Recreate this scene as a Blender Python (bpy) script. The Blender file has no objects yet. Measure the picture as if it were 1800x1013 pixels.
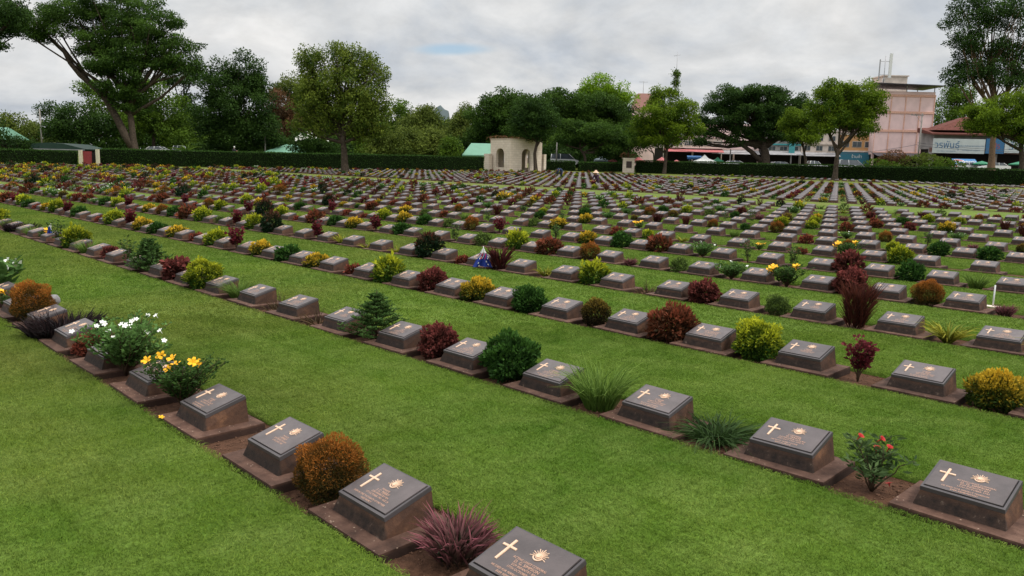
import bpy, math, random
import numpy as np
from mathutils import Matrix, Vector
scene = bpy.context.scene
COL = scene.collection
R = math.radians
# ---------------------------------------------------------------- camera
F, PITCH, ROLL, YAW, CZ = 1378.8, 0.1571, 0.0214, -0.7922, 1.8
_cy, _sy = math.cos(YAW), math.sin(YAW)
FW = np.array([_sy*math.cos(PITCH), _cy*math.cos(PITCH), -math.sin(PITCH)])
_rt = np.array([_cy, -_sy, 0.]); _up = np.cross(_rt, FW)
_c, _s = math.cos(ROLL), math.sin(ROLL)
RT = _c*_rt + _s*_up; UP = -_s*_rt + _c*_up
cd = bpy.data.cameras.new('camera'); cam = bpy.data.objects.new('camera', cd); COL.objects.link(cam)
M = Matrix.Identity(4)
for i in range(3):
    M[i][0], M[i][1], M[i][2] = RT[i], UP[i], -FW[i]
M[2][3] = CZ
cam.matrix_world = M
cd.sensor_width = 36; cd.lens = F/1800*36; cd.clip_start = .05; cd.clip_end = 9000
scene.camera = cam
scene.view_settings.view_transform = 'Standard'; scene.view_settings.look = 'None'
scene.view_settings.exposure = .45; scene.view_settings.gamma = 1
# ---------------------------------------------------------------- world: Nishita sky under a broken cloud deck
SUN_EL, SUN_AZ = R(58), R(60)          # azimuth from +Y towards +X
w = bpy.data.worlds.new('World'); scene.world = w; w.use_nodes = True
nt = w.node_tree; nt.nodes.clear()
def N(t, **k):
    n = nt.nodes.new(t)
    for a, b in k.items():
        if a == 'ins':
            for q, v in b.items(): n.inputs[q].default_value = v
        else: setattr(n, a, b)
    return n
def LK(a, b): nt.links.new(a, b)
out = N('ShaderNodeOutputWorld'); bg = N('ShaderNodeBackground'); bg.inputs[1].default_value = .1
sky = N('ShaderNodeTexSky', sky_type='NISHITA', sun_disc=False, sun_elevation=SUN_EL, sun_rotation=SUN_AZ)
tc = N('ShaderNodeTexCoord'); sp = N('ShaderNodeSeparateXYZ'); LK(tc.outputs['Generated'], sp.inputs[0])
zc = N('ShaderNodeMath', operation='MAXIMUM', ins={1: 0.0}); LK(sp.outputs[2], zc.inputs[0])
za = N('ShaderNodeMath', operation='ADD', ins={1: .40}); LK(zc.outputs[0], za.inputs[0])
dx = N('ShaderNodeMath', operation='DIVIDE'); LK(sp.outputs[0], dx.inputs[0]); LK(za.outputs[0], dx.inputs[1])
dy = N('ShaderNodeMath', operation='DIVIDE'); LK(sp.outputs[1], dy.inputs[0]); LK(za.outputs[0], dy.inputs[1])
cb = N('ShaderNodeCombineXYZ'); LK(dx.outputs[0], cb.inputs[0]); LK(dy.outputs[0], cb.inputs[1])
n1 = N('ShaderNodeTexNoise', ins={'Scale': 2.5, 'Detail': 9, 'Roughness': .55, 'Distortion': .45}); LK(cb.outputs[0], n1.inputs['Vector'])
cr = N('ShaderNodeValToRGB'); LK(n1.outputs['Fac'], cr.inputs[0])
e = cr.color_ramp.elements
e[0].position = .36; e[0].color = (3.95, 4.25, 4.65, 1); e[1].position = .64; e[1].color = (6.3, 6.25, 6.15, 1)
m_ = cr.color_ramp.elements.new(.49); m_.color = (5.1, 5.2, 5.28, 1)
n2 = N('ShaderNodeTexNoise', ins={'Scale': 6.5, 'Detail': 7, 'Roughness': .62, 'Distortion': .2}); LK(cb.outputs[0], n2.inputs['Vector'])
mr2 = N('ShaderNodeMapRange', ins={'From Min': .3, 'From Max': .7, 'To Min': .88, 'To Max': 1.10}); LK(n2.outputs['Fac'], mr2.inputs[0])
mx = N('ShaderNodeVectorMath', operation='MULTIPLY'); LK(cr.outputs[0], mx.inputs[0]); LK(mr2.outputs[0], mx.inputs[1])
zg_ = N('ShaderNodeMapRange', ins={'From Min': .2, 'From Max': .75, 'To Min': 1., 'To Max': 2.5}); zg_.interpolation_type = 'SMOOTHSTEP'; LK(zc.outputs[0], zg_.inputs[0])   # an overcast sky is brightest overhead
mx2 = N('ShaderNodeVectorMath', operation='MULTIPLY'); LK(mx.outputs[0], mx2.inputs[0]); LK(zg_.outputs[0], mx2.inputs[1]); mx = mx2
# one small gap in the cloud where blue sky shows
def dirpx(u, v):
    d = FW + (u-900)/F*RT + (506.5-v)/F*UP
    return d/np.linalg.norm(d)
gd = dirpx(795, 87)
gp = (gd[0]/(gd[2]+.40), gd[1]/(gd[2]+.40))
vs = N('ShaderNodeVectorMath', operation='SUBTRACT'); LK(cb.outputs[0], vs.inputs[0]); vs.inputs[1].default_value = (gp[0], gp[1], 0)
rotm = N('ShaderNodeVectorRotate', rotation_type='Z_AXIS'); rotm.inputs['Angle'].default_value = YAW; LK(vs.outputs[0], rotm.inputs[0])
sc_ = N('ShaderNodeVectorMath', operation='MULTIPLY'); LK(rotm.outputs[0], sc_.inputs[0]); sc_.inputs[1].default_value = (11., 36.0, 1)
nd = N('ShaderNodeTexNoise', ins={'Scale': 5, 'Detail': 5}); LK(cb.outputs[0], nd.inputs['Vector'])
ln = N('ShaderNodeVectorMath', operation='LENGTH'); LK(sc_.outputs[0], ln.inputs[0])
ad = N('ShaderNodeMath', operation='ADD'); LK(ln.outputs['Value'], ad.inputs[0]); LK(nd.outputs['Fac'], ad.inputs[1])
gm = N('ShaderNodeMapRange', ins={'From Min': .8, 'From Max': 1.75, 'To Min': .12, 'To Max': 1.0}); gm.interpolation_type = 'SMOOTHSTEP'; LK(ad.outputs[0], gm.inputs[0])
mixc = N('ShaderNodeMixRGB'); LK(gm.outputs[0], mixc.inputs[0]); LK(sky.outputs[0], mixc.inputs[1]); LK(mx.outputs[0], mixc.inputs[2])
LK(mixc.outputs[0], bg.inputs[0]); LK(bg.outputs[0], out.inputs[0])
# ---------------------------------------------------------------- sun (veiled by cloud)
sl = bpy.data.lights.new('sun', 'SUN'); sl.energy = 2.0; sl.angle = R(12); sl.color = (1, .95, .87)
so = bpy.data.objects.new('sun', sl); COL.objects.link(so)
sd = Vector((math.sin(SUN_AZ)*math.cos(SUN_EL), math.cos(SUN_AZ)*math.cos(SUN_EL), math.sin(SUN_EL)))
so.rotation_euler = (-sd).to_track_quat('-Z', 'Y').to_euler(); so.location = (0, 0, 40)

# ---------------------------------------------------------------- geometry of the site
D, d, W, L = 2.36, 1.011, .4033, .281          # row pitch, marker pitch, plaque width and depth (m)
X0, Y0 = -2.313, 2.341
ZB, ZF = .2, .1217
def rise(x, y):
    s = np.minimum((y-x)*.70711, 140)-5
    return 5.8e-5*np.clip(s, 0, None)**2
def ray(u, v): return FW + (u-900)/F*RT + (506.5-v)/F*UP
def G(u, v):                                   # ground point seen at a picture position
    dd = ray(u, v); t = np.linspace(1, 420, 60000)
    P = np.array([0, 0, CZ]) + t[:, None]*dd
    i = int(np.argmax(P[:, 2] < rise(P[:, 0], P[:, 1])))
    return Vector(P[i])
def A(u, v, dist):                             # point at a horizontal distance from the camera
    dd = ray(u, v); t = dist/math.hypot(dd[0], dd[1])
    return Vector((dd[0]*t, dd[1]*t, CZ+dd[2]*t))
def proj(x, y, z):
    P = np.array([x, y, z-CZ]); q = P@FW
    return 900+F*(P@RT)/q, 506.5-F*(P@UP)/q, q
def gz(x, y): return float(rise(x, y))

# ---------------------------------------------------------------- helpers
def tag(o, label=None, cat=None, group=None, kind=None):
    if label: o['label'] = label
    if cat: o['category'] = cat
    if group: o['group'] = group
    if kind: o['kind'] = kind
    return o
def empty(name, loc=(0, 0, 0), rz=0):
    o = bpy.data.objects.new(name, None); o.empty_display_size = .2
    o.location = loc; o.rotation_euler[2] = rz; COL.objects.link(o); return o
def copy_tree(o, parent=None):
    c = o.copy(); COL.objects.link(c); c.parent = parent
    for ch in o.children: copy_tree(ch, c)
    return c
def obj(name, me, parent=None, loc=None):
    o = bpy.data.objects.new(name, me); COL.objects.link(o)
    if parent: o.parent = parent
    if loc is not None: o.location = loc
    return o
class MB:
    def __init__(s): s.v = []; s.f = []; s.m = []; s.sm = []
    def add(s, vs, fs, m=0, smooth=False):
        b = len(s.v); s.v += [tuple(p) for p in vs]
        for f in fs: s.f.append(tuple(b+i for i in f)); s.m.append(m); s.sm.append(smooth)
        return s
    def box(s, x0, x1, y0, y1, z0, z1, m=0):
        v = [(x0,y0,z0),(x1,y0,z0),(x1,y1,z0),(x0,y1,z0),(x0,y0,z1),(x1,y0,z1),(x1,y1,z1),(x0,y1,z1)]
        return s.add(v, [(0,3,2,1),(4,5,6,7),(0,1,5,4),(1,2,6,5),(2,3,7,6),(3,0,4,7)], m)
    def hexa(s, v, m=0): return s.add(v, [(0,3,2,1),(4,5,6,7),(0,1,5,4),(1,2,6,5),(2,3,7,6),(3,0,4,7)], m)
    def prism(s, poly, y0, y1, m=0):           # poly in xz, extruded along y
        n = len(poly); v = [(x, y0, z) for x, z in poly]+[(x, y1, z) for x, z in poly]
        fs = [tuple(range(n)), tuple(range(2*n-1, n-1, -1))]+[(i, i+n, (i+1) % n+n, (i+1) % n) for i in range(n)]
        return s.add(v, fs, m)
    def tube(s, pts, rad, n=7, m=0, cap=True):
        pts = [Vector(p) for p in pts]; rings = []; b = len(s.v); prev = None
        for i, p in enumerate(pts):
            t = (pts[min(i+1, len(pts)-1)]-pts[max(i-1, 0)]).normalized()
            a = prev if prev else (Vector((1, 0, 0)) if abs(t.x) < .8 else Vector((0, 1, 0)))
            x = (a-t*a.dot(t)).normalized(); y = t.cross(x); prev = x
            r = rad[i] if hasattr(rad, '__len__') else rad
            s.v += [tuple(p+(x*math.cos(k*2*math.pi/n)+y*math.sin(k*2*math.pi/n))*r) for k in range(n)]
        for i in range(len(pts)-1):
            for k in range(n):
                s.f.append((b+i*n+k, b+i*n+(k+1) % n, b+(i+1)*n+(k+1) % n, b+(i+1)*n+k)); s.m.append(m); s.sm.append(True)
        if cap:
            s.f.append(tuple(b+(len(pts)-1)*n+k for k in range(n))); s.m.append(m); s.sm.append(False)
            s.f.append(tuple(b+k for k in reversed(range(n)))); s.m.append(m); s.sm.append(False)
        return s
    def lathe(s, prof, n=12, c=(0, 0), m=0, smooth=True):
        b = len(s.v)
        for r, z in prof: s.v += [(c[0]+r*math.cos(k*2*math.pi/n), c[1]+r*math.sin(k*2*math.pi/n), z) for k in range(n)]
        for i in range(len(prof)-1):
            for k in range(n):
                s.f.append((b+i*n+k, b+i*n+(k+1) % n, b+(i+1)*n+(k+1) % n, b+(i+1)*n+k)); s.m.append(m); s.sm.append(smooth)
        return s
    def mesh(s, name, mats):
        me = bpy.data.meshes.new(name); me.from_pydata(s.v, [], s.f)
        for m in (mats if isinstance(mats, (list, tuple)) else [mats]): me.materials.append(m)
        me.polygons.foreach_set('material_index', s.m); me.polygons.foreach_set('use_smooth', s.sm); me.update(); return me
    def build(s, name, mats, parent=None, loc=None): return obj(name, s.mesh(name, mats), parent, loc)
def mesh_np(name, V, Fq, mats, mi=None, tint=None):
    me = bpy.data.meshes.new(name); V = np.asarray(V, np.float32); Fq = np.asarray(Fq, np.int32)
    nv, (nf, k) = len(V), Fq.shape
    me.vertices.add(nv); me.vertices.foreach_set('co', V.ravel())
    me.loops.add(nf*k); me.loops.foreach_set('vertex_index', Fq.ravel())
    me.polygons.add(nf); me.polygons.foreach_set('loop_start', np.arange(0, nf*k, k, dtype=np.int32))
    me.polygons.foreach_set('loop_total', np.full(nf, k, np.int32))
    for m in (mats if isinstance(mats, (list, tuple)) else [mats]): me.materials.append(m)
    if mi is not None: me.polygons.foreach_set('material_index', np.asarray(mi, np.int32))
    if tint is not None:
        a = me.attributes.new('tint', 'FLOAT', 'POINT'); a.data.foreach_set('value', np.asarray(tint, np.float32))
    me.update(calc_edges=True); return me

# ---------------------------------------------------------------- materials
class MT:
    def __init__(s, name, rough=.7, spec=.3, metal=0):
        s.m = bpy.data.materials.new(name); s.m.use_nodes = True; s.t = s.m.node_tree
        s.b = s.t.nodes['Principled BSDF']; s.b.inputs['Roughness'].default_value = rough
        s.b.inputs['Specular IOR Level'].default_value = spec; s.b.inputs['Metallic'].default_value = metal
    def n(s, t, ins=None, **k):
        q = s.t.nodes.new(t)
        for a, b in k.items(): setattr(q, a, b)
        for a, b in (ins or {}).items(): q.inputs[a].default_value = b
        return q
    def l(s, a, b): s.t.links.new(a, b)
    def co(s, kind='Object'): return s.n('ShaderNodeTexCoord').outputs[kind]
    def noise(s, scale, detail=4, rough=.55, co=None, dist=0.):
        q = s.n('ShaderNodeTexNoise', {'Scale': scale, 'Detail': detail, 'Roughness': rough, 'Distortion': dist})
        s.l(co if co else s.co(), q.inputs['Vector']); return q.outputs['Fac']
    def ramp(s, fac, stops):
        q = s.n('ShaderNodeValToRGB'); s.l(fac, q.inputs[0]); el = q.color_ramp.elements
        for i, (p, c) in enumerate(stops):
            x = el[i] if i < 2 else el.new(p); x.position = p; x.color = (*c, 1)
        return q.outputs[0]
    def mix(s, fac, a, b, mode='MIX'):
        q = s.n('ShaderNodeMixRGB', blend_type=mode)
        for i, x in enumerate((fac, a, b)):
            if hasattr(x, 'links') or hasattr(x, 'is_linked'): s.l(x, q.inputs[i])
            elif i == 0: q.inputs[0].default_value = x
            else: q.inputs[i].default_value = (*x, 1)
        return q.outputs[0]
    def color(s, c):
        if hasattr(c, 'is_linked'): s.l(c, s.b.inputs['Base Color'])
        else: s.b.inputs['Base Color'].default_value = (*c, 1)
        return s
    def bump(s, h, strength=.3, dist=.01):
        q = s.n('ShaderNodeBump', {'Strength': strength, 'Distance': dist}); s.l(h, q.inputs['Height'])
        s.l(q.outputs[0], s.b.inputs['Normal']); return s
def plain(name, c, rough=.6, spec=.3, metal=0, var=.18, sc=6, bump=0):
    t = MT(name, rough, spec, metal); f = t.noise(sc, 5)
    t.color(t.ramp(f, [(.3, tuple(x*(1-var) for x in c)), (.7, tuple(min(1, x*(1+var)) for x in c))]))
    if bump: t.bump(f, .4, bump)
    return t.m
def leafmat(name, c0, c1, rough=.7, trans=.25, spec=.10, hue=.12):
    t = MT(name, rough, spec); a = t.n('ShaderNodeAttribute', attribute_name='tint')
    col = t.mix(a.outputs['Fac'], c0, c1)
    oi = t.n('ShaderNodeObjectInfo'); mr = t.n('ShaderNodeMapRange', {'To Min': 1-hue, 'To Max': 1+hue}); t.l(oi.outputs['Random'], mr.inputs[0])
    vm = t.n('ShaderNodeVectorMath', operation='MULTIPLY'); t.l(col, vm.inputs[0]); t.l(mr.outputs[0], vm.inputs[1])
    t.l(vm.outputs[0], t.b.inputs['Base Color'])
    tr = t.n('ShaderNodeBsdfTranslucent'); t.l(vm.outputs[0], tr.inputs[0])
    ms = t.n('ShaderNodeMixShader', {0: trans}); t.l(t.b.outputs[0], ms.inputs[1]); t.l(tr.outputs[0], ms.inputs[2])
    t.l(ms.outputs[0], t.t.nodes['Material Output'].inputs[0]); return t.m

def lawn_mat(name, blade=False):
    t = MT(name, .8, .06); g = t.n('ShaderNodeNewGeometry').outputs['Position']
    big = t.noise(.35, 4, .6, g); mid = t.noise(2.6, 5, .65, g, .4); fine = t.noise(38 if not blade else 14, 4, .7, g)
    base = t.ramp(big, [(.30, (.064, .138, .013)), (.70, (.128, .205, .026))])
    c = t.mix(t.ramp(mid, [(.40, (0, 0, 0)), (.70, (.7, .7, .7))]), base, (.168, .245, .050))
    dry = t.ramp(t.noise(.09, 4, .6, g, .6), [(.55, (0, 0, 0)), (.72, (.5, .5, .5))])
    c = t.mix(dry, c, (.175, .150, .045))
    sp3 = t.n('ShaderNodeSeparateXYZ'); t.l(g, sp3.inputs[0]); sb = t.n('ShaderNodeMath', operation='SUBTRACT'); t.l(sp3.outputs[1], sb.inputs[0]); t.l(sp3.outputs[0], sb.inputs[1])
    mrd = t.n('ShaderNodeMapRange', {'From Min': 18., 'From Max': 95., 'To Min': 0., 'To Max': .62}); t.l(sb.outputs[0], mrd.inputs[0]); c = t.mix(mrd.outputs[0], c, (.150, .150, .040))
    if blade:
        a = t.n('ShaderNodeAttribute', attribute_name='tint')
        mm = t.noise(.9, 5, .62, g, .8); c = t.mix(1.0, c, t.ramp(mm, [(.32, (.80, .84, .80)), (.68, (1.18, 1.12, 1.15))]), 'MULTIPLY')
        c = t.mix(a.outputs['Fac'], t.mix(1.0, c, (.48, .55, .42), 'MULTIPLY'), t.mix(1.0, c, (1.75, 1.55, 1.75), 'MULTIPLY'))
        t.l(c, t.b.inputs['Base Color'])
        tr = t.n('ShaderNodeBsdfTranslucent'); t.l(c, tr.inputs[0])
        ms = t.n('ShaderNodeMixShader', {0: .3}); t.l(t.b.outputs[0], ms.inputs[1]); t.l(tr.outputs[0], ms.inputs[2])
        t.l(ms.outputs[0], t.t.nodes['Material Output'].inputs[0])
    else:
        f = t.ramp(fine, [(.3, (.6, .6, .6)), (.7, (1.05, 1.05, 1.05))]); t.color(t.mix(1.0, c, f, 'MULTIPLY')); t.bump(fine, .9, .02)
    return t.m
M_LAWN = lawn_mat('lawn'); M_BLADE = lawn_mat('grass_blades', True)
def soil_mat():
    t = MT('soil', .95, .1); g = t.n('ShaderNodeNewGeometry').outputs['Position']; f = t.noise(22, 7, .7, g); k = t.noise(3, 4, .6, g)
    t.color(t.mix(t.ramp(k, [(.35, (0, 0, 0)), (.7, (.6, .6, .6))]), t.ramp(f, [(.3, (.034, .017, .010)), (.7, (.15, .075, .045))]), (.095, .05, .032))); t.bump(f, 1, .035); return t.m
M_SOIL = soil_mat()
def slab_mat():
    t = MT('slab_concrete', .85, .25); g = t.n('ShaderNodeNewGeometry').outputs['Position']; f = t.noise(9, 6, .65, g)
    c = t.ramp(f, [(.3, (.036, .018, .012)), (.5, (.074, .038, .026)), (.72, (.125, .070, .049))])
    v = t.n('ShaderNodeTexVoronoi', {'Scale': 34}); t.l(g, v.inputs['Vector'])
    sp_ = t.ramp(v.outputs['Distance'], [(.10, (1, 1, 1)), (.22, (0, 0, 0))]); sel = t.ramp(t.noise(17, 2, .5, g), [(.52, (0, 0, 0)), (.6, (.8, .8, .8))])
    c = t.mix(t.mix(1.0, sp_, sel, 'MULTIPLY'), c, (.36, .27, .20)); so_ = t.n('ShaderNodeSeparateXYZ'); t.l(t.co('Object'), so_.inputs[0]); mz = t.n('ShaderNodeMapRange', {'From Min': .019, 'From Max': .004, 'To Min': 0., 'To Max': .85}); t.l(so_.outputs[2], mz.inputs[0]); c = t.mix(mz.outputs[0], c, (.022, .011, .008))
    oi_ = t.n('ShaderNodeObjectInfo'); mo_ = t.n('ShaderNodeMapRange', {'To Min': .76, 'To Max': 1.24}); t.l(oi_.outputs['Random'], mo_.inputs[0]); vo_ = t.n('ShaderNodeVectorMath', operation='MULTIPLY'); t.l(c, vo_.inputs[0]); t.l(mo_.outputs[0], vo_.inputs[1]); c = vo_.outputs[0]
    t.color(c); t.bump(t.noise(60, 4, .7, g), .5, .006); return t.m
M_SLAB = slab_mat()
def ped_mat():
    t = MT('pedestal_concrete', .8, .3); g = t.n('ShaderNodeNewGeometry').outputs['Position']; o = t.co('Object')
    f = t.noise(7, 6, .7, g, .4); c = t.ramp(f, [(.30, (.026, .013, .009)), (.55, (.070, .033, .019)), (.78, (.17, .080, .040))])
    # every pedestal darkens over its front face, more towards the lower edge
    s = t.n('ShaderNodeSeparateXYZ'); t.l(o, s.inputs[0])
    mr = t.n('ShaderNodeMapRange', {'From Min': -.13, 'From Max': -.148, 'To Min': 0., 'To Max': .95}); t.l(s.outputs[1], mr.inputs[0])
    c = t.mix(mr.outputs[0], c, t.ramp(t.noise(24, 5, .7, g), [(.35, (.009, .006, .005)), (.62, (.036, .021, .015)), (.72, (.15, .11, .085))]))
    oi_ = t.n('ShaderNodeObjectInfo'); mo_ = t.n('ShaderNodeMapRange', {'To Min': .76, 'To Max': 1.24}); t.l(oi_.outputs['Random'], mo_.inputs[0]); vo_ = t.n('ShaderNodeVectorMath', operation='MULTIPLY'); t.l(c, vo_.inputs[0]); t.l(mo_.outputs[0], vo_.inputs[1]); c = vo_.outputs[0]
    t.color(c); t.bump(t.noise(45, 5, .7, g), .6, .006); return t.m
M_PED = ped_mat()
def plaque_mat():
    t = MT('weathered_bronze_plate', .42, .75); g = t.n('ShaderNodeNewGeometry').outputs['Position']
    f = t.noise(6, 5, .65, g); c = t.ramp(f, [(.3, (.030, .025, .026)), (.7, (.078, .063, .063))])
    oi_ = t.n('ShaderNodeObjectInfo'); mo_ = t.n('ShaderNodeMapRange', {'To Min': .76, 'To Max': 1.24}); t.l(oi_.outputs['Random'], mo_.inputs[0]); vo_ = t.n('ShaderNodeVectorMath', operation='MULTIPLY'); t.l(c, vo_.inputs[0]); t.l(mo_.outputs[0], vo_.inputs[1]); c = vo_.outputs[0]
    t.color(c)
    rr = t.n('ShaderNodeMapRange', {'From Min': .3, 'From Max': .7, 'To Min': .30, 'To Max': .5}); t.l(t.noise(16, 5, .7, g), rr.inputs[0]); t.l(rr.outputs[0], t.b.inputs['Roughness'])
    t.b.inputs['Specular Tint'].default_value = (1, .86, .82, 1); t.bump(t.noise(120, 3, .6, g), .25, .002); return t.m
M_PLQ = plaque_mat()
M_EDGE = plain('plate_rim', (.060, .052, .054), .5, .4)
M_BRZ = plain('polished_bronze', (.62, .42, .29), .5, .4, 0, .12, 60)
M_LET = plain('bronze_lettering', (.50, .29, .20), .5, .3, 0, .15, 60)
M_BARK = plain('bark', (.050, .038, .028), .95, .1, 0, .5, 5, .05)
M_BARKP = plain('pale_bark', (.13, .085, .055), .95, .1, 0, .35, 6, .03)
M_TWIG = plain('twig', (.06, .04, .025), .9, .1)

# ---------------------------------------------------------------- setting
def sheet(name, xs, ys, mat, dz=0., label=None):
    nx, ny = len(xs), len(ys); Xg, Yg = np.meshgrid(xs, ys, indexing='ij')
    V = np.stack([Xg, Yg, rise(Xg, Yg)+dz], -1).reshape(-1, 3)
    i = np.arange(nx-1)[:, None]*ny+np.arange(ny-1)[None, :]; i = i.ravel()
    me = mesh_np(name, V, np.stack([i, i+ny, i+ny+1, i+1], 1), mat)
    me.polygons.foreach_set('use_smooth', np.ones(len(me.polygons), bool))
    return obj(name, me)
gx = np.concatenate([[-6000, -2500, -900, -400, -250], np.arange(-180, 41, 2.), [60, 120, 400, 1500, 6000]])
gy = np.concatenate([[-6000, -1500, -400, -100, -40], np.arange(-20, 181, 2.), [220, 300, 500, 1200, 3000, 6000]])
HL = [G(-160, 287), G(0, 288.5), G(155, 290), G(300, 293), G(600, 298), G(852, 301)]     # hedge foot, left side
HRp = [G(960, 301), G(1095, 303.5), G(1300, 310), G(1500, 316), G(1750, 325), G(1900, 331)]     # right side
_hl = [HL[0]+(HL[0]-HL[2])*40]+HL+HRp+[HRp[-1]+(HRp[-1]-HRp[-3])*40]
def outside(x, y):                             # signed distance beyond the hedge line (+ = outside)
    P = np.stack([np.asarray(x, float), np.asarray(y, float)], -1); best = np.full(P.shape[:-1], 1e9); sg = np.ones(P.shape[:-1])
    for a, b in zip(_hl[:-1], _hl[1:]):
        a_ = np.array([a.x, a.y]); b_ = np.array([b.x, b.y]); ab = b_-a_; t = np.clip(((P-a_)@ab)/(ab@ab), 0, 1)
        q = P-a_-t[..., None]*ab; dd_ = np.linalg.norm(q, axis=-1); cr_ = ab[0]*q[..., 1]-ab[1]*q[..., 0]
        m = dd_ < best; best = np.where(m, dd_, best); sg = np.where(m, np.sign(cr_), sg)
    return best*sg
def rise2(x, y):
    o = outside(x, y); t = np.clip((o-1.0)/5, 0, 1); t = t*t*(3-2*t)
    return (rise(x, y)-.06)*(1-t)+1.9*t
def sheet2(name, xs, ys, mat):
    nx, ny = len(xs), len(ys); Xg, Yg = np.meshgrid(xs, ys, indexing='ij')
    V = np.stack([Xg, Yg, rise2(Xg, Yg)], -1).reshape(-1, 3)
    i = np.arange(nx-1)[:, None]*ny+np.arange(ny-1)[None, :]; i = i.ravel()
    me = mesh_np(name, V, np.stack([i, i+ny, i+ny+1, i+1], 1), mat)
    me.polygons.foreach_set('use_smooth', np.ones(len(me.polygons), bool)); return obj(name, me)
tag(sheet2('ground', gx, gy, M_LAWN), 'ground under and beyond the lawns', kind='structure')

# block layout (rows lie along X): rows 0-14, a cross lane, rows 17-35, a lane, last thin rows against the hedge
ROWS = list(range(0, 15))+list(range(17, 36))+list(range(41, 44))
def row_y(r): return Y0+r*D
def col_x(c): return X0-c*d
def left_limit(y):                             # x of the left hedge at this y, 2 m inside
    for a, b in zip(HL[:-1], HL[1:]):
        if min(a.y, b.y) <= y <= max(a.y, b.y): t = (y-a.y)/(b.y-a.y); return a.x+t*(b.x-a.x)+3
    return HL[0].x+3 if y < HL[0].y else HL[-1].x+3
def back_limit(x):
    for a, b in zip(HRp[:-1], HRp[1:]):
        if a.x <= x <= b.x: t = (x-a.x)/(b.x-a.x); return a.y+t*(b.y-a.y)-3
    return 86 if x < HRp[0].x else HRp[-1].y-3
cells = []
for r in ROWS:
    y = row_y(r); lo = left_limit(y)
    for c in range(-45, 130):
        x = col_x(c)
        if x < lo or y > back_limit(x): continue
        u, v, q = proj(x+.2, y-.14, gz(x, y)+.15)
        if q < .5 or u < -200 or u > 2080 or v > 1120: continue
        if 20 <= r <= 36 and False: continue
        cells.append((r, c, x, y, u, v, q))
def visible(u, v): return -12 < u < 1812 and v < 1030
# soil beds under the markers
V = []; Fq = []
for r in ROWS:
    y = row_y(r); xs_ = [k[2] for k in cells if k[0] == r]
    if not xs_: continue
    x0, x1 = min(xs_)-.3, max(xs_)+1.5; n = max(2, int((x1-x0)/.25) if r < 4 else int((x1-x0)/2)); rr = random.Random(r)
    for k in range(n+1):
        x = x0+(x1-x0)*k/n
        for yy in (y-L-.22, y+.22): V.append((x, yy, gz(x, yy)-.034))
        if k: b = len(V)-4; Fq.append((b, b+2, b+3, b+1))
tag(obj('soil_beds', mesh_np('soil_beds', V, Fq, M_SOIL)), 'brown soil strips under the rows of markers', kind='structure')

# turf: one raised lawn band between each pair of bed strips, with an uneven cut edge
VV = []; FF = []; ed = [(-40., row_y(0)-L-.135)]
for a_, b_ in zip(ROWS[:-1], ROWS[1:]): ed.append((row_y(a_)+.16, row_y(b_)-L-.135))
ed.append((row_y(ROWS[-1])+.16, 125.))
for bi, (ya, yb) in enumerate(ed):
    near = bi < 8; xs_ = np.concatenate([np.arange(-130, -26 if near else 58, 2.), np.arange(-26, 8, .09) if near else [], np.arange(8, 60, 4.) if near else []]); g = np.random.default_rng(bi); nx_ = len(xs_)
    jf = (np.convolve(g.normal(0, 1, nx_+8), np.ones(5)/5, 'same')[:nx_]*.018+np.sin(xs_*1.7+bi)*.006) if near else np.zeros(nx_); jb = (np.convolve(g.normal(0, 1, nx_+8), np.ones(5)/5, 'same')[:nx_]*.022+np.sin(xs_*2.3+bi*2)*.008) if near else np.zeros(nx_)
    nmid = max(1, int((yb-ya)/2.5)); cols = [(ya+jf, -.07), (ya+jf+.004, 0.)]+[(np.full(nx_, ya+(yb-ya)*k/(nmid+1)), 0.) for k in range(1, nmid+1)]+[(yb+jb-.004, 0.), (yb+jb, -.07)]
    m = len(cols); P = np.stack([np.stack([xs_, yc, rise(xs_, yc)+dz], -1) for yc, dz in cols], 1); b = sum(len(v) for v in VV); VV.append(P.reshape(-1, 3))
    i = (np.arange(nx_-1)[:, None]*m+np.arange(m-1)[None, :]).ravel()+b; FF.append(np.stack([i, i+m, i+m+1, i+1], 1))
tag(obj('lawn', mesh_np('lawn', np.concatenate(VV), np.concatenate(FF), M_LAWN)), 'mown green lawn bands between the rows of graves', kind='structure')

# ---------------------------------------------------------------- grave markers
def slope(s, t, h=0.):                         # plaque coordinates -> marker local (origin = plaque centre on the ground)
    y = L/2-t*L; z = ZB-t*(ZB-ZF); k = (ZB-ZF)/L; nrm = 1/math.sqrt(1+k*k)
    return (-W/2+s*W, y-h*k*nrm, z+h*nrm)
def quadbox(mb, s0, s1, t0, t1, h0, h1, m=0, cs=(0, 0)):
    mb.hexa([slope(s0, t1, h0), slope(s1, t1, h0), slope(s1, t0, h0), slope(s0, t0, h0), slope(s0+cs[0], t1-cs[1], h1), slope(s1-cs[0], t1-cs[1], h1), slope(s1-cs[0], t0+cs[1], h1), slope(s0+cs[0], t0+cs[1], h1)], m)
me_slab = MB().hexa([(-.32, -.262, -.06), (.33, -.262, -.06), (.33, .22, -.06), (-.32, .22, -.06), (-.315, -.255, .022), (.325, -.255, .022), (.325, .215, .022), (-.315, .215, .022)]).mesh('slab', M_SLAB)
_p = [(-W/2-.022, -L/2-.026, .020), (W/2+.022, -L/2-.026, .020), (W/2+.022, L/2+.01, .020), (-W/2-.022, L/2+.01, .020)]
_q = [slope(.0, 1., -.022), slope(1., 1., -.022), slope(1., 0., -.022), slope(0., 0., -.022)]
me_ped = MB().hexa(_p+_q).mesh('pedestal', M_PED)
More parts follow.
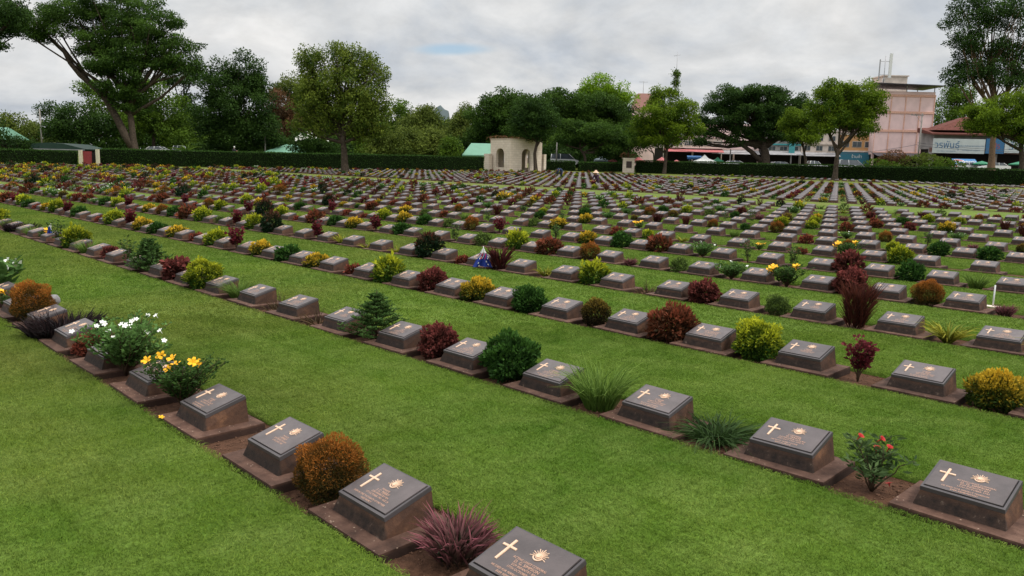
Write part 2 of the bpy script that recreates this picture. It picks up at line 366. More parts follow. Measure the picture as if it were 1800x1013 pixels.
mb = MB(); quadbox(mb, -.006, 1.006, -.008, 1.008, -.0225, -.0042, 1, (.003, .004)); quadbox(mb, -.004, 1.004, -.006, 1.006, -.004, .0005, 1, (.003, .004)); quadbox(mb, .03, .962, .026, .935, -.0005, .0058, 0, (.0045, .0055)); quadbox(mb, .022, .970, .935, .948, .0004, .0009, 2); quadbox(mb, .9625, .972, .026, .9345, .0004, .0009, 2); me_plq = mb.mesh('plaque', [M_PLQ, M_EDGE, plain('groove_shadow_gap', (.008, .008, .008), .9, .05)])
mb = MB(); quadbox(mb, .178, .212, .25, .71, .005, .0098, 0, (.003, .004)); quadbox(mb, .095, .1785, .385, .43, .005, .0096, 0, (.003, .004)); quadbox(mb, .2115, .298, .385, .43, .005, .0096, 0, (.003, .004)); me_cross = mb.mesh('cross', M_BRZ)
def emblem_mesh():                             # rayed half sun over a scroll with a crown disc
    mb = MB(); cs, ct = .575, .33; asp = W/L
    def P(a, r, h): h += .002; return slope(cs+r*math.cos(a)/1., ct-r*math.sin(a)*asp, h)
    for k in range(13):
        a = R(-14)+k*R(208)/12; wd = .13; r1 = .112 if k % 2 == 0 else .094
        mb.hexa([P(a-wd, .035, .003), P(a+wd, .035, .003), P(a+wd*.35, r1, .003), P(a-wd*.35, r1, .003), P(a-wd*.8, .036, .0075), P(a+wd*.8, .036, .0075), P(a+wd*.2, r1*.97, .0065), P(a-wd*.2, r1*.97, .0065)])
    n = 14
    for r0, r1, h in ((.0, .028, .011), (.028, .040, .007)):
        for k in range(n):
            a, b = 2*math.pi*k/n, 2*math.pi*(k+1)/n
            mb.add([P(a, r0, h), P(a, r1, h), P(b, r1, h), P(b, r0, h), P(a, r1, .003), P(b, r1, .003)], [(0, 1, 2, 3), (1, 4, 5, 2)])
    for k in range(8):                         # scroll
        a, b = R(200)+k*R(140)/8, R(200)+(k+1)*R(140)/8
        mb.hexa([P(a, .052, .003), P(a, .068, .003), P(b, .068, .003), P(b, .052, .003), P(a, .052, .007), P(a, .068, .007), P(b, .068, .007), P(b, .052, .007)])
    return mb.mesh('emblem', M_BRZ)
me_emb = emblem_mesh()
def text_mesh(s, size, ext=0., align='CENTER', font=None):
    cu = bpy.data.curves.new('lettering', 'FONT'); cu.body = s; cu.size = size; cu.extrude = ext; cu.align_x = align; cu.align_y = 'CENTER'; cu.resolution_u = 2
    o = bpy.data.objects.new('lettering', cu); COL.objects.link(o); dg = bpy.context.evaluated_depsgraph_get(); dg.update()
    me = bpy.data.meshes.new_from_object(o.evaluated_get(dg)); bpy.data.objects.remove(o); bpy.data.curves.remove(cu); return me
def lettering(lines, epi):
    V = []; Fc = []
    items = [(l_, .575, .525+.066*i, .022 if i == 1 else .0165) for i, l_ in enumerate(lines)]+[(l_, .5, .815+.066*i, .0155) for i, l_ in enumerate(epi)]
    for body, s, t, size in items:
        me = text_mesh(body, size); b = len(V)
        wd = max([abs(v.co.x) for v in me.vertices]+[.001]); k = min(1, .235*W/wd if s > .55 else .375*W/wd)
        for v in me.vertices: V.append(slope(s+v.co.x*k/W, t-v.co.y/L, .0072))
        for p in me.polygons: Fc.append(tuple(b+i for i in p.vertices))
        bpy.data.meshes.remove(me)
    me = bpy.data.meshes.new('lettering'); me.from_pydata(V, [], Fc); me.materials.append(M_LET); me.update(); return me
TX = [(['ACTING LANCE CORPORAL', 'D. G. SIMPSON', '2/29 INFANTRY BN', '17TH OCTOBER 1943'], ['HE DIED FOR PERFECT FREEDOM', 'EVER REMEMBERED']),
      (['PRIVATE', 'J. C. PERRY', '2/26 INFANTRY BN', '1ST OCTOBER 1943  AGE 24'], ['EVER IN THE THOUGHTS OF MOTHER', 'AND FAMILY']),
      (['PRIVATE', 'J. FERRY', '2/30 INFANTRY BN', '10TH JUNE 1943'], []),
      (['CORPORAL', 'G. WHITE', '2/3 MACHINE GUN BN', '21ST JULY 1943  AGE 31'], ['HIS DUTY NOBLY DONE', 'REST IN PEACE']),
      (['GUNNER', 'L. FEE', '4 ANTI-TANK REGT', '3RD AUGUST 1943'], ['IN LOVING MEMORY', 'OF OUR DEAR SON'])]
me_txt = [lettering(a, b) for a, b in TX]

ONES = ['zeroth','first','second','third','fourth','fifth','sixth','seventh','eighth','ninth','tenth','eleventh','twelfth','thirteenth','fourteenth','fifteenth','sixteenth','seventeenth','eighteenth','nineteenth']
TENS = {20:'twentieth',30:'thirtieth',40:'fortieth',50:'fiftieth',60:'sixtieth',70:'seventieth',80:'eightieth',90:'ninetieth'}; TC = {20:'twenty',30:'thirty',40:'forty',50:'fifty',60:'sixty',70:'seventy',80:'eighty',90:'ninety'}
def ordw(n):
    if n < 20: return ONES[n]
    if n >= 100: return 'hundredth' if n == 100 else 'hundred and '+ordw(n-100)
    return TENS[n] if n % 10 == 0 else TC[n//10*10]+'-'+ONES[n % 10]
def rowname(r):
    if r == 0: return 'nearest row'
    if r < 15: return ordw(r+1)+' row'
    if r < 36: return ordw(r-16)+' row past the lane'
    return ordw(r-40)+' row of last strip'

# ---------------------------------------------------------------- plants: which kind stands in which gap
# letters: see SPEC below.   gap i of a row = the gap on the right of marker i
TAB = {  # row: (index of first entry, column offset, codes)
 0: (0, 0, '. P S . Y V C K G F V R Q V'.split()),
 1: (0, -1, '. I A L D R H W w L2 Q M H T m L2 Q T F L2 K L2 Q'.split()),
 2: (0, 0, 'O B Q X N D O2 R2 Q m2 O D O K2 Q C O3 D O3 K2 Q C w D K2 Q O3 m2 D Q K2 X O3 Q D'.split()),
 3: (0, 0, 'Z Z K3 E R2 w Q z J C2 D2 z z Z K2 w D2 Q K2 E Q X D G2 O m2 K2 Q D V2 X'.split()),
 4: (0, 0, 'p p2 G2 K4 Y V2 E p2 G2 X Q E2 T L2 D K2 O3 D X m2 Q D2 K2 L2 Q G2 m2 K2'.split()),
 5: (0, 0, 'O3 L2 L2 D K4 T T V2 X D O T z K2 G2 E D O3 Q m2 C K2 L2 D'.split()),
}
fixed = {}
for r, (i0, off, codes) in TAB.items():
    for j, cde in enumerate(codes): fixed[(r, i0+j+off)] = cde
# codes -> species, relative size
CODE = {'P': ('rhoeo', .86), 'S': ('brown_globe', .80), 'G': ('brown_globe', .95), 'Y': ('allamanda', 1.), 'V': ('vinca', 1.18), 'C': ('copper', .8), 'K': ('black_cordyline', 1.),
 'F': ('yellow_low', .8), 'I': ('ixora', .95), 'A': ('spider_lily', 1.), 'L': ('grass_clump', 1.), 'R': ('dark_red', .82), 'D': ('green_globe', 1.), 'H': ('conifer', 1.15), 'W': ('weeds', 1.), 'w': ('weeds', .9),
 'L2': ('grass_clump', .9), 'Q': ('lime', 1.), 'M': ('dark_red', .9), 'T': ('sapling', 1.), 'm': ('dark_red', .6), 'O': ('gold', .86), 'B': ('red_stemmed', 1.), 'X': ('croton', 1.05), 'N': ('yellow_tip', .95),
 'O2': ('gold', .95), 'R2': ('dark_red', 1.05), 'm2': ('copper', .7), 'K2': ('red_stemmed', 1.1), 'O3': ('gold', .9), 'Z': ('dracaena', 1.1), 'K3': ('dark_brush', 1.15), 'E': ('olive', .85), 'z': ('dracaena', .7), 'J': ('cordyline', 1.2),
 'C2': ('copper', .7), 'D2': ('green_red_top', 1.05), 'G2': ('brown_globe', .95), 'p': ('rhoeo', .6), 'p2': ('rhoeo', .7), 'K4': ('dark_red', 1.15), 'V2': ('vinca', .85), 'E2': ('olive', 1.1)}
BIG = dict(P=1)
SPEC = {  # species: (label phrase, category, weight)
 'brown_globe': ('clipped brown globe bush', 'shrub', 8), 'green_globe': ('rounded dark green shrub', 'shrub', 11), 'gold': ('gold and green variegated shrub', 'shrub', 9),
 'lime': ('yellow-green leafy shrub', 'shrub', 11), 'dark_red': ('dark red leafy shrub', 'shrub', 8), 'copper': ('low copper-red shrub', 'shrub', 9), 'croton': ('red-brown croton shrub', 'shrub', 9),
 'yellow_tip': ('brown shrub with yellow tips', 'shrub', 5), 'olive': ('small olive green bush', 'shrub', 11), 'green_red_top': ('dark green shrub with reddish top', 'shrub', 5), 'dark_brush': ('tall maroon brush-like shrub', 'shrub', 6),
 'conifer': ('dark green feathery conifer bush', 'shrub', 2), 'red_stemmed': ('tall maroon leafy plant', 'shrub', 5), 'sapling': ('thin green sapling', 'sapling', 3),
 'rhoeo': ('purple spiky-leaved plant', 'spiky plant', 4), 'black_cordyline': ('near-black spiky-leaved clump', 'spiky plant', 0), 'cordyline': ('dark red upright spiky plant', 'spiky plant', 3), 'dracaena': ('yellow spiky-leaved plant', 'spiky plant', 5),
 'grass_clump': ('tall green grass clump', 'clump plant', 5), 'spider_lily': ('low arching green lily clump', 'clump plant', 3), 'weeds': ('sparse reddish weeds', 'weed clump', 2),
 'allamanda': ('green bush with yellow trumpet flowers', 'flowering plant', 2), 'vinca': ('leafy plant with white flowers', 'flowering plant', 6), 'ixora': ('thin-stemmed bush with red flowers', 'flowering plant', 2), 'yellow_low': ('low plant with yellow flowers', 'flowering plant', 4)}

rng = np.random.default_rng(7)
def unit(v): return v/np.maximum(np.linalg.norm(v, axis=-1, keepdims=True), 1e-9)
def leaves(P, Dr, ln, wd, up=None, fold=.25, rng=rng, droop=0.):
    n = len(P); Dr = unit(Dr); a = rng.normal(size=(n, 3)) if up is None else up
    S = unit(np.cross(Dr, a)); Nn = np.cross(S, Dr); ln = np.broadcast_to(np.asarray(ln, float), (n,))[:, None]; wd = np.broadcast_to(np.asarray(wd, float), (n,))[:, None]
    tip = P+Dr*ln; tip[:, 2] -= droop*ln[:, 0]; mid = P+Dr*ln*.5
    V = np.stack([P, mid+S*wd*.5+Nn*wd*fold, tip, mid-S*wd*.5+Nn*wd*fold], 1).reshape(-1, 3)
    return V, np.arange(4*n).reshape(-1, 4)
def blades(P, Dr, ln, wd, arch, seg=3, rng=rng):
    n = len(P); Dr = unit(Dr); S = unit(np.cross(Dr, rng.normal(size=(n, 3))+np.array([0, 0, .3])));
    hz = Dr.copy(); hz[:, 2] = 0; hz = unit(hz+rng.normal(size=(n, 3))*.05*np.array([1, 1, 0])); pts = []
    for k in range(seg+1):
        t = k/seg; c = P+Dr*(ln*t)[:, None]+hz*(arch*ln*t*t)[:, None]; c[:, 2] -= arch*ln*t*t*t*.9
        w_ = wd*(1-.15*t if t < .5 else 1.05-1.02*t)*np.minimum(1, .55+1.4*t); pts += [c-S*(w_*.5)[:, None], c+S*(w_*.5)[:, None]]
    V = np.stack(pts, 1).reshape(-1, 3); m = 2*(seg+1); b = (np.arange(n)*m)[:, None]
    Fq = np.concatenate([b+np.array([[2*k, 2*k+1, 2*k+3, 2*k+2]]) for k in range(seg)], 0)
    return V, Fq, m
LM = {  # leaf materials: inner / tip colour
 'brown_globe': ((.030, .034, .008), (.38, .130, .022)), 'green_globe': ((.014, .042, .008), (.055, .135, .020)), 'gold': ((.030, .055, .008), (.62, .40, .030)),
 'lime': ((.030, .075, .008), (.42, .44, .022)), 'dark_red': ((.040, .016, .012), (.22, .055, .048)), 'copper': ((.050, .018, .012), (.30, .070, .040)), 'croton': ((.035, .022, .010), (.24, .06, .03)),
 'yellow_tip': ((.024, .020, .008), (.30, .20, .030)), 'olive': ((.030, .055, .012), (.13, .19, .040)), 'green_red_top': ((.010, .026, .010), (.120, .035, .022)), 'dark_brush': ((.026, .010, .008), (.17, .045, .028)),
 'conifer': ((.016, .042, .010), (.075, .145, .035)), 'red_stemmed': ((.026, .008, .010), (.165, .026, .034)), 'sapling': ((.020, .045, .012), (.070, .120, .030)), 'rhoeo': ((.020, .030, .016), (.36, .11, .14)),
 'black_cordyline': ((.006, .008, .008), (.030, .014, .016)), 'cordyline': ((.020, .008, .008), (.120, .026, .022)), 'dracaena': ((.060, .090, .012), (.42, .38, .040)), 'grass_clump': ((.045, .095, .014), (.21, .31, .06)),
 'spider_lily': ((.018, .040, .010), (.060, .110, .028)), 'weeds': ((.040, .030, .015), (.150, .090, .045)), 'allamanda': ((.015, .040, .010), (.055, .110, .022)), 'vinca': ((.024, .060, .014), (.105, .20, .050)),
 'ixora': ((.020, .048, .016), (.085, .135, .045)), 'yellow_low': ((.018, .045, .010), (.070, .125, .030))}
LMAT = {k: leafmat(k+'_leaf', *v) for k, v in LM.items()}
M_FL = {'white': plain('white_petal', (.80, .80, .74), .6, .2, 0, .05), 'yellow': plain('yellow_petal', (.78, .40, .015), .6, .2, 0, .12, 40), 'red': plain('red_petal', (.40, .022, .022), .6, .2, 0, .2, 40), 'pink': plain('pink_petal', (.55, .20, .22), .6, .2)}
FLC = {'allamanda': 'yellow', 'vinca': 'white', 'ixora': 'red', 'yellow_low': 'yellow'}
def shell(n, rx, rz, zc, rng, lump=.12, lo=-.55, inner=.25):
    D_ = unit(rng.normal(size=(int(n*1.7), 3))); D_ = D_[D_[:, 2] > lo][:n]; n = len(D_)
    k = 1+lump*(np.sin(D_[:, 0]*5+1.3)*np.sin(D_[:, 1]*6+.4)+.6*np.sin(D_[:, 2]*7+D_[:, 0]*4))
    rad = k*(1-inner*rng.random(n)**2)
    P = D_*rad[:, None]*np.array([rx, rx, rz]); P[:, 2] += zc; return P, D_, rad
def stem_set(mb, rng, n, h, spread, r0, leafpts, up=.2, segs=4, jit=.08):
    for _ in range(n):
        a = rng.uniform(0, 2*math.pi); s = spread*rng.uniform(.25, 1); hh = h*rng.uniform(.65, 1); pts = []
        for k in range(segs+1):
            t = k/segs; pts.append(Vector((math.cos(a)*s*t**1.3+rng.normal()*jit*.12*t, math.sin(a)*s*t**1.3+rng.normal()*jit*.12*t, hh*t)))
        mb.tube(pts, [r0*(1-.75*k/segs) for k in range(segs+1)], 5); leafpts.append(pts)
def plant_meshes(sp, lod, seed):
    """returns (foliage mesh, stem mesh or None, list of flower positions). lod 0 near, 1 mid, 2 far"""
    g = np.random.default_rng(seed); q = [1, .22, .035][lod]; ls = [1, 1.9, 4.0][lod]; V = Fq = T = None; stem = None; fl = []
    lm = LMAT[sp]
    G_ = {'brown_globe': (.225, .225, .215, 14000, .024, .0065, .15), 'green_globe': (.22, .18, .17, 3000, .046, .022, .20), 'gold': (.25, .185, .17, 3600, .042, .022, .20), 'lime': (.235, .22, .20, 3600, .048, .020, .22),
     'dark_red': (.20, .185, .19, 2300, .050, .030, .22), 'copper': (.21, .14, .13, 2200, .044, .020, .20), 'croton': (.25, .19, .18, 1900, .070, .028, .18), 'yellow_tip': (.19, .19, .19, 4200, .032, .013, .10),
     'olive': (.19, .16, .15, 2600, .034, .014, .22), 'green_red_top': (.25, .26, .25, 3600, .045, .024, .16)}
    if sp in G_:
        rx, rz, zc, n, ll, lw, lump = G_[sp]; P, D_, rad = shell(max(40, int(n*q*1.25)), rx, rz, zc, g, lump, -.93, .5)
        dr = D_*.8+g.normal(size=P.shape)*.55+np.array([0, 0, .35]); V, Fq = leaves(P, dr, ll*ls*g.uniform(.7, 1.25, len(P)), lw*ls, rng=g)
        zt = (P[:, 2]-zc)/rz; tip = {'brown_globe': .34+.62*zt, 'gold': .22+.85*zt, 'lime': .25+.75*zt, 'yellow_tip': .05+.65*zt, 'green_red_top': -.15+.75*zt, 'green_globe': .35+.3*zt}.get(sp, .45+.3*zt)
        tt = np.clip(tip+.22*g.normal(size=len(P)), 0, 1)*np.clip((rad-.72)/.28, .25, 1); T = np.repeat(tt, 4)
        if lod < 2:
            mb = MB(); stem_set(mb, g, 5, zc*.6, rx*.3, .008, [], segs=3); stem = mb
    elif sp in ('rhoeo', 'black_cordyline', 'dracaena', 'cordyline', 'grass_clump', 'spider_lily', 'weeds', 'dark_brush'):
        n, ln, wd, tilt, arch, br = {'rhoeo': (420, .24, .019, .72, .22, .13), 'black_cordyline': (800, .34, .024, .60, .25, .30), 'dracaena': (90, .42, .026, .75, .45, .04), 'cordyline': (260, .36, .022, .55, .25, .10),
            'grass_clump': (380, .48, .010, .46, .42, .11), 'spider_lily': (260, .32, .013, .95, .8, .12), 'weeds': (60, .25, .014, .9, .5, .16), 'dark_brush': (620, .30, .014, .55, .12, .10)}[sp]
        n = max(14, int(n*[1, .45, .12][lod])); wd = wd*[1, 1.6, 4][lod]
        a = g.uniform(0, 2*np.pi, n); rr = br*np.sqrt(g.random(n)); P = np.stack([np.cos(a)*rr, np.sin(a)*rr, np.zeros(n)], 1)
        if sp in ('cordyline', 'dark_brush'): P[:, 2] = g.random(n)*(.38 if sp == 'dark_brush' else .22); P[:, :2] *= (1+P[:, 2:3]*2)
        if sp == 'rhoeo': P[:, 2] = g.random(n)*.12
        a2 = a+g.normal(size=n)*.6; tl = tilt*np.sqrt(g.random(n)); Dr = np.stack([np.cos(a2)*np.sin(tl), np.sin(a2)*np.sin(tl), np.cos(tl)], 1)
        l_ = ln*g.uniform(.6, 1.1, n); V, Fq, m = blades(P, Dr, l_, np.full(n, wd), np.full(n, arch)*g.uniform(.4, 1.3, n), 3 if lod < 2 else 2, rng=g)
        base = np.clip(g.normal(.62, .25, n), 0, 1.2); T = (base[:, None]*np.repeat(np.linspace(.12, 1., m//2), 2)[None]).ravel()
        if sp in ('cordyline', 'dark_brush', 'weeds') and lod < 2: mb = MB(); stem_set(mb, g, 5, .3, .08, .008, [], segs=3); stem = mb
    else:
        h, spread, ns, per, ll, lw = {'red_stemmed': (.50, .15, 9, 60, .055, .040), 'sapling': (.60, .15, 6, 60, .048, .022), 'conifer': (.48, .34, 26, 110, .034, .014), 'allamanda': (.44, .36, 34, 64, .046, .020),
            'vinca': (.40, .42, 44, 66, .044, .024), 'ixora': (.34, .24, 12, 40, .070, .022), 'yellow_low': (.28, .20, 12, 44, .045, .022)}[sp]
        mb = MB(); LP = []
        if sp == 'conifer':
            mb.tube([(0, 0, 0), (.01, 0, h*.5), (0, .01, h)], [.012, .008, .003], 6); LP.append([Vector((0, 0, h*t)) for t in (0, .3, .5, .7, .85, 1.)])
            for lv in range(11):
                z = h*(.06+.082*lv); bl = .36*(1-lv/11.5)*g.uniform(.75, 1.1)
                for a in np.arange(5 if lv < 8 else 4)*1.2566+lv*.7+g.normal()*.2: LP.append([Vector((math.cos(a)*bl*t, math.sin(a)*bl*t, z+bl*.28*t*t)) for t in (0, .2, .4, .6, .8, 1.)]); mb.tube(LP[-1][::2]+[LP[-1][-1]], [.005, .004, .003, .002], 4)
        else: stem_set(mb, g, ns, h, spread, .007, LP, segs=5, jit=.2)
        if lod < 2: stem = mb
        PP = []; DD = []; TT = []
        for pts in LP:
            for _ in range(max(2, int(per*[1, .3, .07][lod]))):
                t = g.uniform(.18, 1)**.75 if sp != 'red_stemmed' else g.uniform(.35, 1); k = min(int(t*5), 4); f = t*5-k; p = pts[k].lerp(pts[k+1], f); a = g.uniform(0, 2*math.pi)
                o = np.array([math.cos(a), math.sin(a), .35]); sp2 = .045 if sp != 'conifer' else .03
                PP.append(np.array(p)+o*g.uniform(0, sp2)); DD.append(o+np.array([0, 0, g.uniform(-.3, .6)])); TT.append(np.clip(g.normal(.3+.45*t, .18), 0, 1))
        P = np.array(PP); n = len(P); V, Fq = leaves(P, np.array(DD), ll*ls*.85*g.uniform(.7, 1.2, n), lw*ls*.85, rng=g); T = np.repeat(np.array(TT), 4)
        if sp in FLC:
            k_ = {'allamanda': 7, 'vinca': 19, 'ixora': 4, 'yellow_low': 5}[sp]
            for i in range(k_):
                p = LP[i % len(LP)][-1 if i < len(LP) else -2]; fl.append((Vector(p)+Vector((g.normal()*.02, g.normal()*.02, .02+abs(g.normal())*.015)), g.uniform(0, 6)))
    if sp in FLC and lod == 2:
        n0 = len(V); C = np.array([tuple(p) for p, _ in fl]); fV, fF = leaves(C, g.normal(size=C.shape)+np.array([0, 0, .4]), .075 if sp != 'vinca' else .06, .07 if sp != 'vinca' else .055, rng=g)
        mi = np.concatenate([np.zeros(len(Fq), int), np.ones(len(fF), int)]); V = np.concatenate([V, fV]); Fq = np.concatenate([Fq, fF+n0]); T = np.concatenate([T, np.ones(len(fV))])
        return (V, Fq, T, mi), None, []
    return (V, Fq, T, np.zeros(len(Fq), int)), stem, fl
def petal_mesh(kind):
    mb = MB()
    if kind in ('yellow',):
        n, r, hh = 5, .043, .024
    elif kind == 'white': n, r, hh = 5, .020, .004
    elif kind == 'red': n, r, hh = 12, .021, .020
    for k in range(n):
        a = 2*math.pi*k/n; c, s = math.cos, math.sin; w_ = .55 if kind != 'red' else .3
        mb.add([(0, 0, 0), (r*.62*c(a-w_), r*.62*s(a-w_), hh*.8), (r*c(a-.22), r*s(a-.22), hh), (r*c(a+.22), r*s(a+.22), hh*.9), (r*.62*c(a+w_), r*.62*s(a+w_), hh*.7)], [(0, 1, 2, 3, 4)])
    mb.lathe([(.0015, -.03), (.004, -.004), (.005, 0)], 5, m=0)
    return mb.mesh('flower', M_FL[kind])
ME_FL = {k: petal_mesh(k) for k in ('yellow', 'white', 'red')}
PROTO = {}
def proto(sp, lod, var):
    k = (sp, lod, var)
    if k not in PROTO:
        (V, Fq, T, mi), stem, fl = plant_meshes(sp, lod, abs(hash(sp)) % 1 + sum(map(ord, sp))*13+lod*7+var*101)
        mats = [LMAT[sp]]+([M_FL[FLC[sp]]] if sp in FLC else [])
        PROTO[k] = (mesh_np('foliage', V, Fq, mats, mi, T), stem.mesh('stem', M_TWIG) if stem else None, fl, (V, Fq, T, mi))
    return PROTO[k]

# ---------------------------------------------------------------- place markers and plants
wts_left = [SPEC[n][2]*(2.2 if n in ('gold', 'lime', 'copper', 'yellow_tip') else 1) for n in SPEC]
cells.sort(key=lambda k: k[6])
vis = [k for k in cells if visible(k[4], k[5])]
ind = set((k[0], k[1]) for k in vis[:300])
rnd = random.Random(11)
plants = []                                    # (r, c, x, y, species, size, u, v, dist)
names = list(SPEC); wts = [SPEC[n][2] for n in names]
for (r, c, x, y, u, v, q) in cells:
    px, py = x+W+(d-W)/2, y-.13
    pr = random.Random(r*1000+c)
    if (r, c) in fixed:
        cde = fixed[(r, c)]; big = .97 if r < 2 else .86
        if cde == '.': continue
        sp, sz = CODE[cde]; sz *= pr.uniform(.96, 1.04)*big
    else:
        dens = .93 if u < 700 else (.74 if r < 15 else .76)
        if r > 36: dens = .35
        if pr.random() > dens: continue
        sp = pr.choices(names, wts_left if u < 500 else wts)[0]
        sz = pr.uniform(.50, .90)*(1.16 if u < 500 else 1)
    if (r, c) == (0, 5): px -= .2; py -= .05
    plants.append((r, c, px+pr.uniform(-.04, .04), py+pr.uniform(-.04, .05), sp, sz, u, v, q, pr.uniform(0, 6.28)))
gapsp = {(p[0], p[1]): p[4] for p in plants}
SHORT = {'brown_globe': 'brown globe', 'green_globe': 'green globe', 'gold': 'gold shrub', 'lime': 'lime shrub', 'dark_red': 'maroon shrub', 'copper': 'copper shrub', 'croton': 'croton', 'yellow_tip': 'yellow-tipped shrub', 'olive': 'olive bush', 'green_red_top': 'red-topped shrub', 'dark_brush': 'maroon brush', 'conifer': 'conifer', 'red_stemmed': 'maroon plant', 'sapling': 'sapling', 'rhoeo': 'purple spikes', 'black_cordyline': 'black spikes', 'cordyline': 'red spikes', 'dracaena': 'yellow spikes', 'grass_clump': 'grass clump', 'spider_lily': 'lily clump', 'weeds': 'weeds', 'allamanda': 'yellow flowers', 'vinca': 'white flowers', 'ixora': 'red flowers', 'yellow_low': 'yellow flowers'}
# ordinal positions counted from the right edge of the picture
posm = {}
for r in ROWS:
    ks = sorted([k for k in vis if k[0] == r], key=lambda k: -k[4])
    for i, k in enumerate(ks): posm[(r, k[1])] = i+1
mk_proto = {}
def make_marker(kind):
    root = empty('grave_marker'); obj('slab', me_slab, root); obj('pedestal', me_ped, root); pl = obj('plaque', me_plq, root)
    if kind >= 0: obj('cross', me_cross, pl); obj('emblem', me_emb, pl); obj('lettering', me_txt[kind], pl)
    return root
nt_ = 0; far_cells = []
textof = {(0, 0): 0, (0, 1): 1, (0, 2): 2, (1, 1): 4, (1, 0): 3, (1, -1): 0}
used = set()
for (r, c, x, y, u, v, q) in cells:
    if (r, c) not in ind:
        if visible(u, v) or q > 9: far_cells.append((r, c, x, y)); continue
        if (r, c) not in ind and q > 9: continue
    kind = textof.get((r, c), (c*3+r*7) % 5) if q < 30 else -1
    if kind in mk_proto and kind in used: root = copy_tree(mk_proto[kind])
    else: root = mk_proto[kind] = make_marker(kind); used.add(kind)
    mr = random.Random(r*71+c)
    root.location = (x+W/2, y-L/2, gz(x, y)+mr.uniform(-.004, .004)); root.rotation_euler = (R(mr.uniform(-.8, .8)), R(mr.uniform(-.5, .5)), R(mr.uniform(-1.2, 1.2)))
    lf = gapsp.get((r, c+1)); rg = gapsp.get((r, c)); nn = posm.get((r, c))
    if nn is None: lab = 'bronze grave marker just outside the picture, %s, column %s' % (rowname(r), ordw(abs(c)+1) + (' right' if c < 0 else ' left'))
    else:
        tail = (', %s on its left' % SHORT[lf]) if lf else ((', %s on its right' % SHORT[rg]) if rg else ', no plant beside it')
        lab = 'bronze grave marker, %s, %s from the right edge%s' % (rowname(r), ordw(nn), tail)
    tag(root, lab, 'grave marker', 'grave markers in long rows')
# remaining markers as one mass
def tri_src(mes, mats):
    V = []; Fq = []; mi = []; b = 0
    for me, m in zip(mes, mats):
        for vtx in me.vertices: V.append(tuple(vtx.co))
        for p in me.polygons: Fq.append([b+i for i in p.vertices]); mi.append(m if isinstance(m, int) else m[p.material_index])
        b = len(V)
    return np.array(V), np.array(Fq), np.array(mi)
sv, sf, sm_ = tri_src([me_slab, me_ped, me_plq], [0, 1, [2, 3, 3]])
off = np.array([(x+W/2, y-L/2, gz(x, y)) for r, c, x, y in far_cells])
Vb = (sv[None]+off[:, None]).reshape(-1, 3); Fb = (sf[None]+(np.arange(len(off))*len(sv))[:, None, None]).reshape(-1, 4)
tag(obj('grave_marker_field', mesh_np('grave_marker_field', Vb, Fb, [M_SLAB, M_PED, M_PLQ, M_EDGE], np.tile(sm_, len(off)))), 'the many small far grave markers in rows towards the hedge', 'grave markers', kind='stuff')

plants.sort(key=lambda p: p[8])
cnt = {}; farp = {}
pcount = {}
for r in ROWS:
    ks = sorted([p for p in plants if p[0] == r and visible(p[6], p[7])], key=lambda p: -p[6])
    cc = {}
    for p in ks: cc[p[4]] = cc.get(p[4], 0)+1; pcount[(r, p[1])] = cc[p[4]]
for (r, c, x, y, sp, sz, u, v, q, rz) in plants:
    phrase, cat, _ = SPEC[sp]; kindk = 'shrub' if cat == 'shrub' else cat
    see = visible(u, v)
    if q > 9 and not see: farp.setdefault(cat, []).append((x, y, sp, sz, rz, c)); continue
    if cnt.get(kindk, 0) >= 300 and see: farp.setdefault(cat, []).append((x, y, sp, sz, rz, c)); continue
    cnt[kindk] = cnt.get(kindk, 0)+1
    lod = 0 if q < 12 else (1 if q < 32 else 2); me, st, fl, _ = proto(sp, lod, (c+r) % (3 if lod else 2))
    nm = {'shrub': 'shrub', 'sapling': 'sapling', 'spiky plant': 'spiky_plant', 'clump plant': 'clump_plant', 'weed clump': 'weed_clump', 'flowering plant': 'flowering_plant'}[cat]
    loc = (x, y, gz(x, y)-.036); s3 = (sz, sz, sz*random.Random(c*7+r).uniform(.9, 1.12))
    if lod < 2 and (st or fl) and q < 24:
        root = empty(nm, loc, rz); root.scale = s3; obj('foliage', me, root)
        if st: obj('stem', st, root)
        if q < 9 and fl:
            for p, a in fl:
                f = obj('flower', ME_FL[FLC[sp]], root, p); dn = Vector((.45+.4*math.sin(a*3), -.45+.4*math.cos(a*5), .75)).normalized(); dn.rotate(Matrix.Rotation(-rz, 3, 'Z')); f.rotation_euler = dn.to_track_quat('Z', 'Y').to_euler()
        elif fl:
            for p, a in fl[:6]:
                f = obj('flower', ME_FL[FLC[sp]], root, p); f.rotation_euler = (-.3, .3*math.cos(a), a); f.scale = (1.7, 1.7, 1.7)
    else:
        root = obj(nm, me, None, loc); root.rotation_euler[2] = rz; root.scale = s3
    k = pcount.get((r, c))
    if k is None: lab = '%s outside the picture, %s, column %s %s' % (phrase, rowname(r), ordw(abs(c)+1), 'right' if c < 0 else 'left')
    else: lab = '%s, %s such from right, %s' % (phrase, ordw(k), rowname(r)) if r != 0 else '%s, %s such from right, nearest row' % (phrase, ordw(k))
    tag(root, lab, cat, {'shrub': 'shrubs planted between the markers'}.get(cat, cat+'s between the markers'))
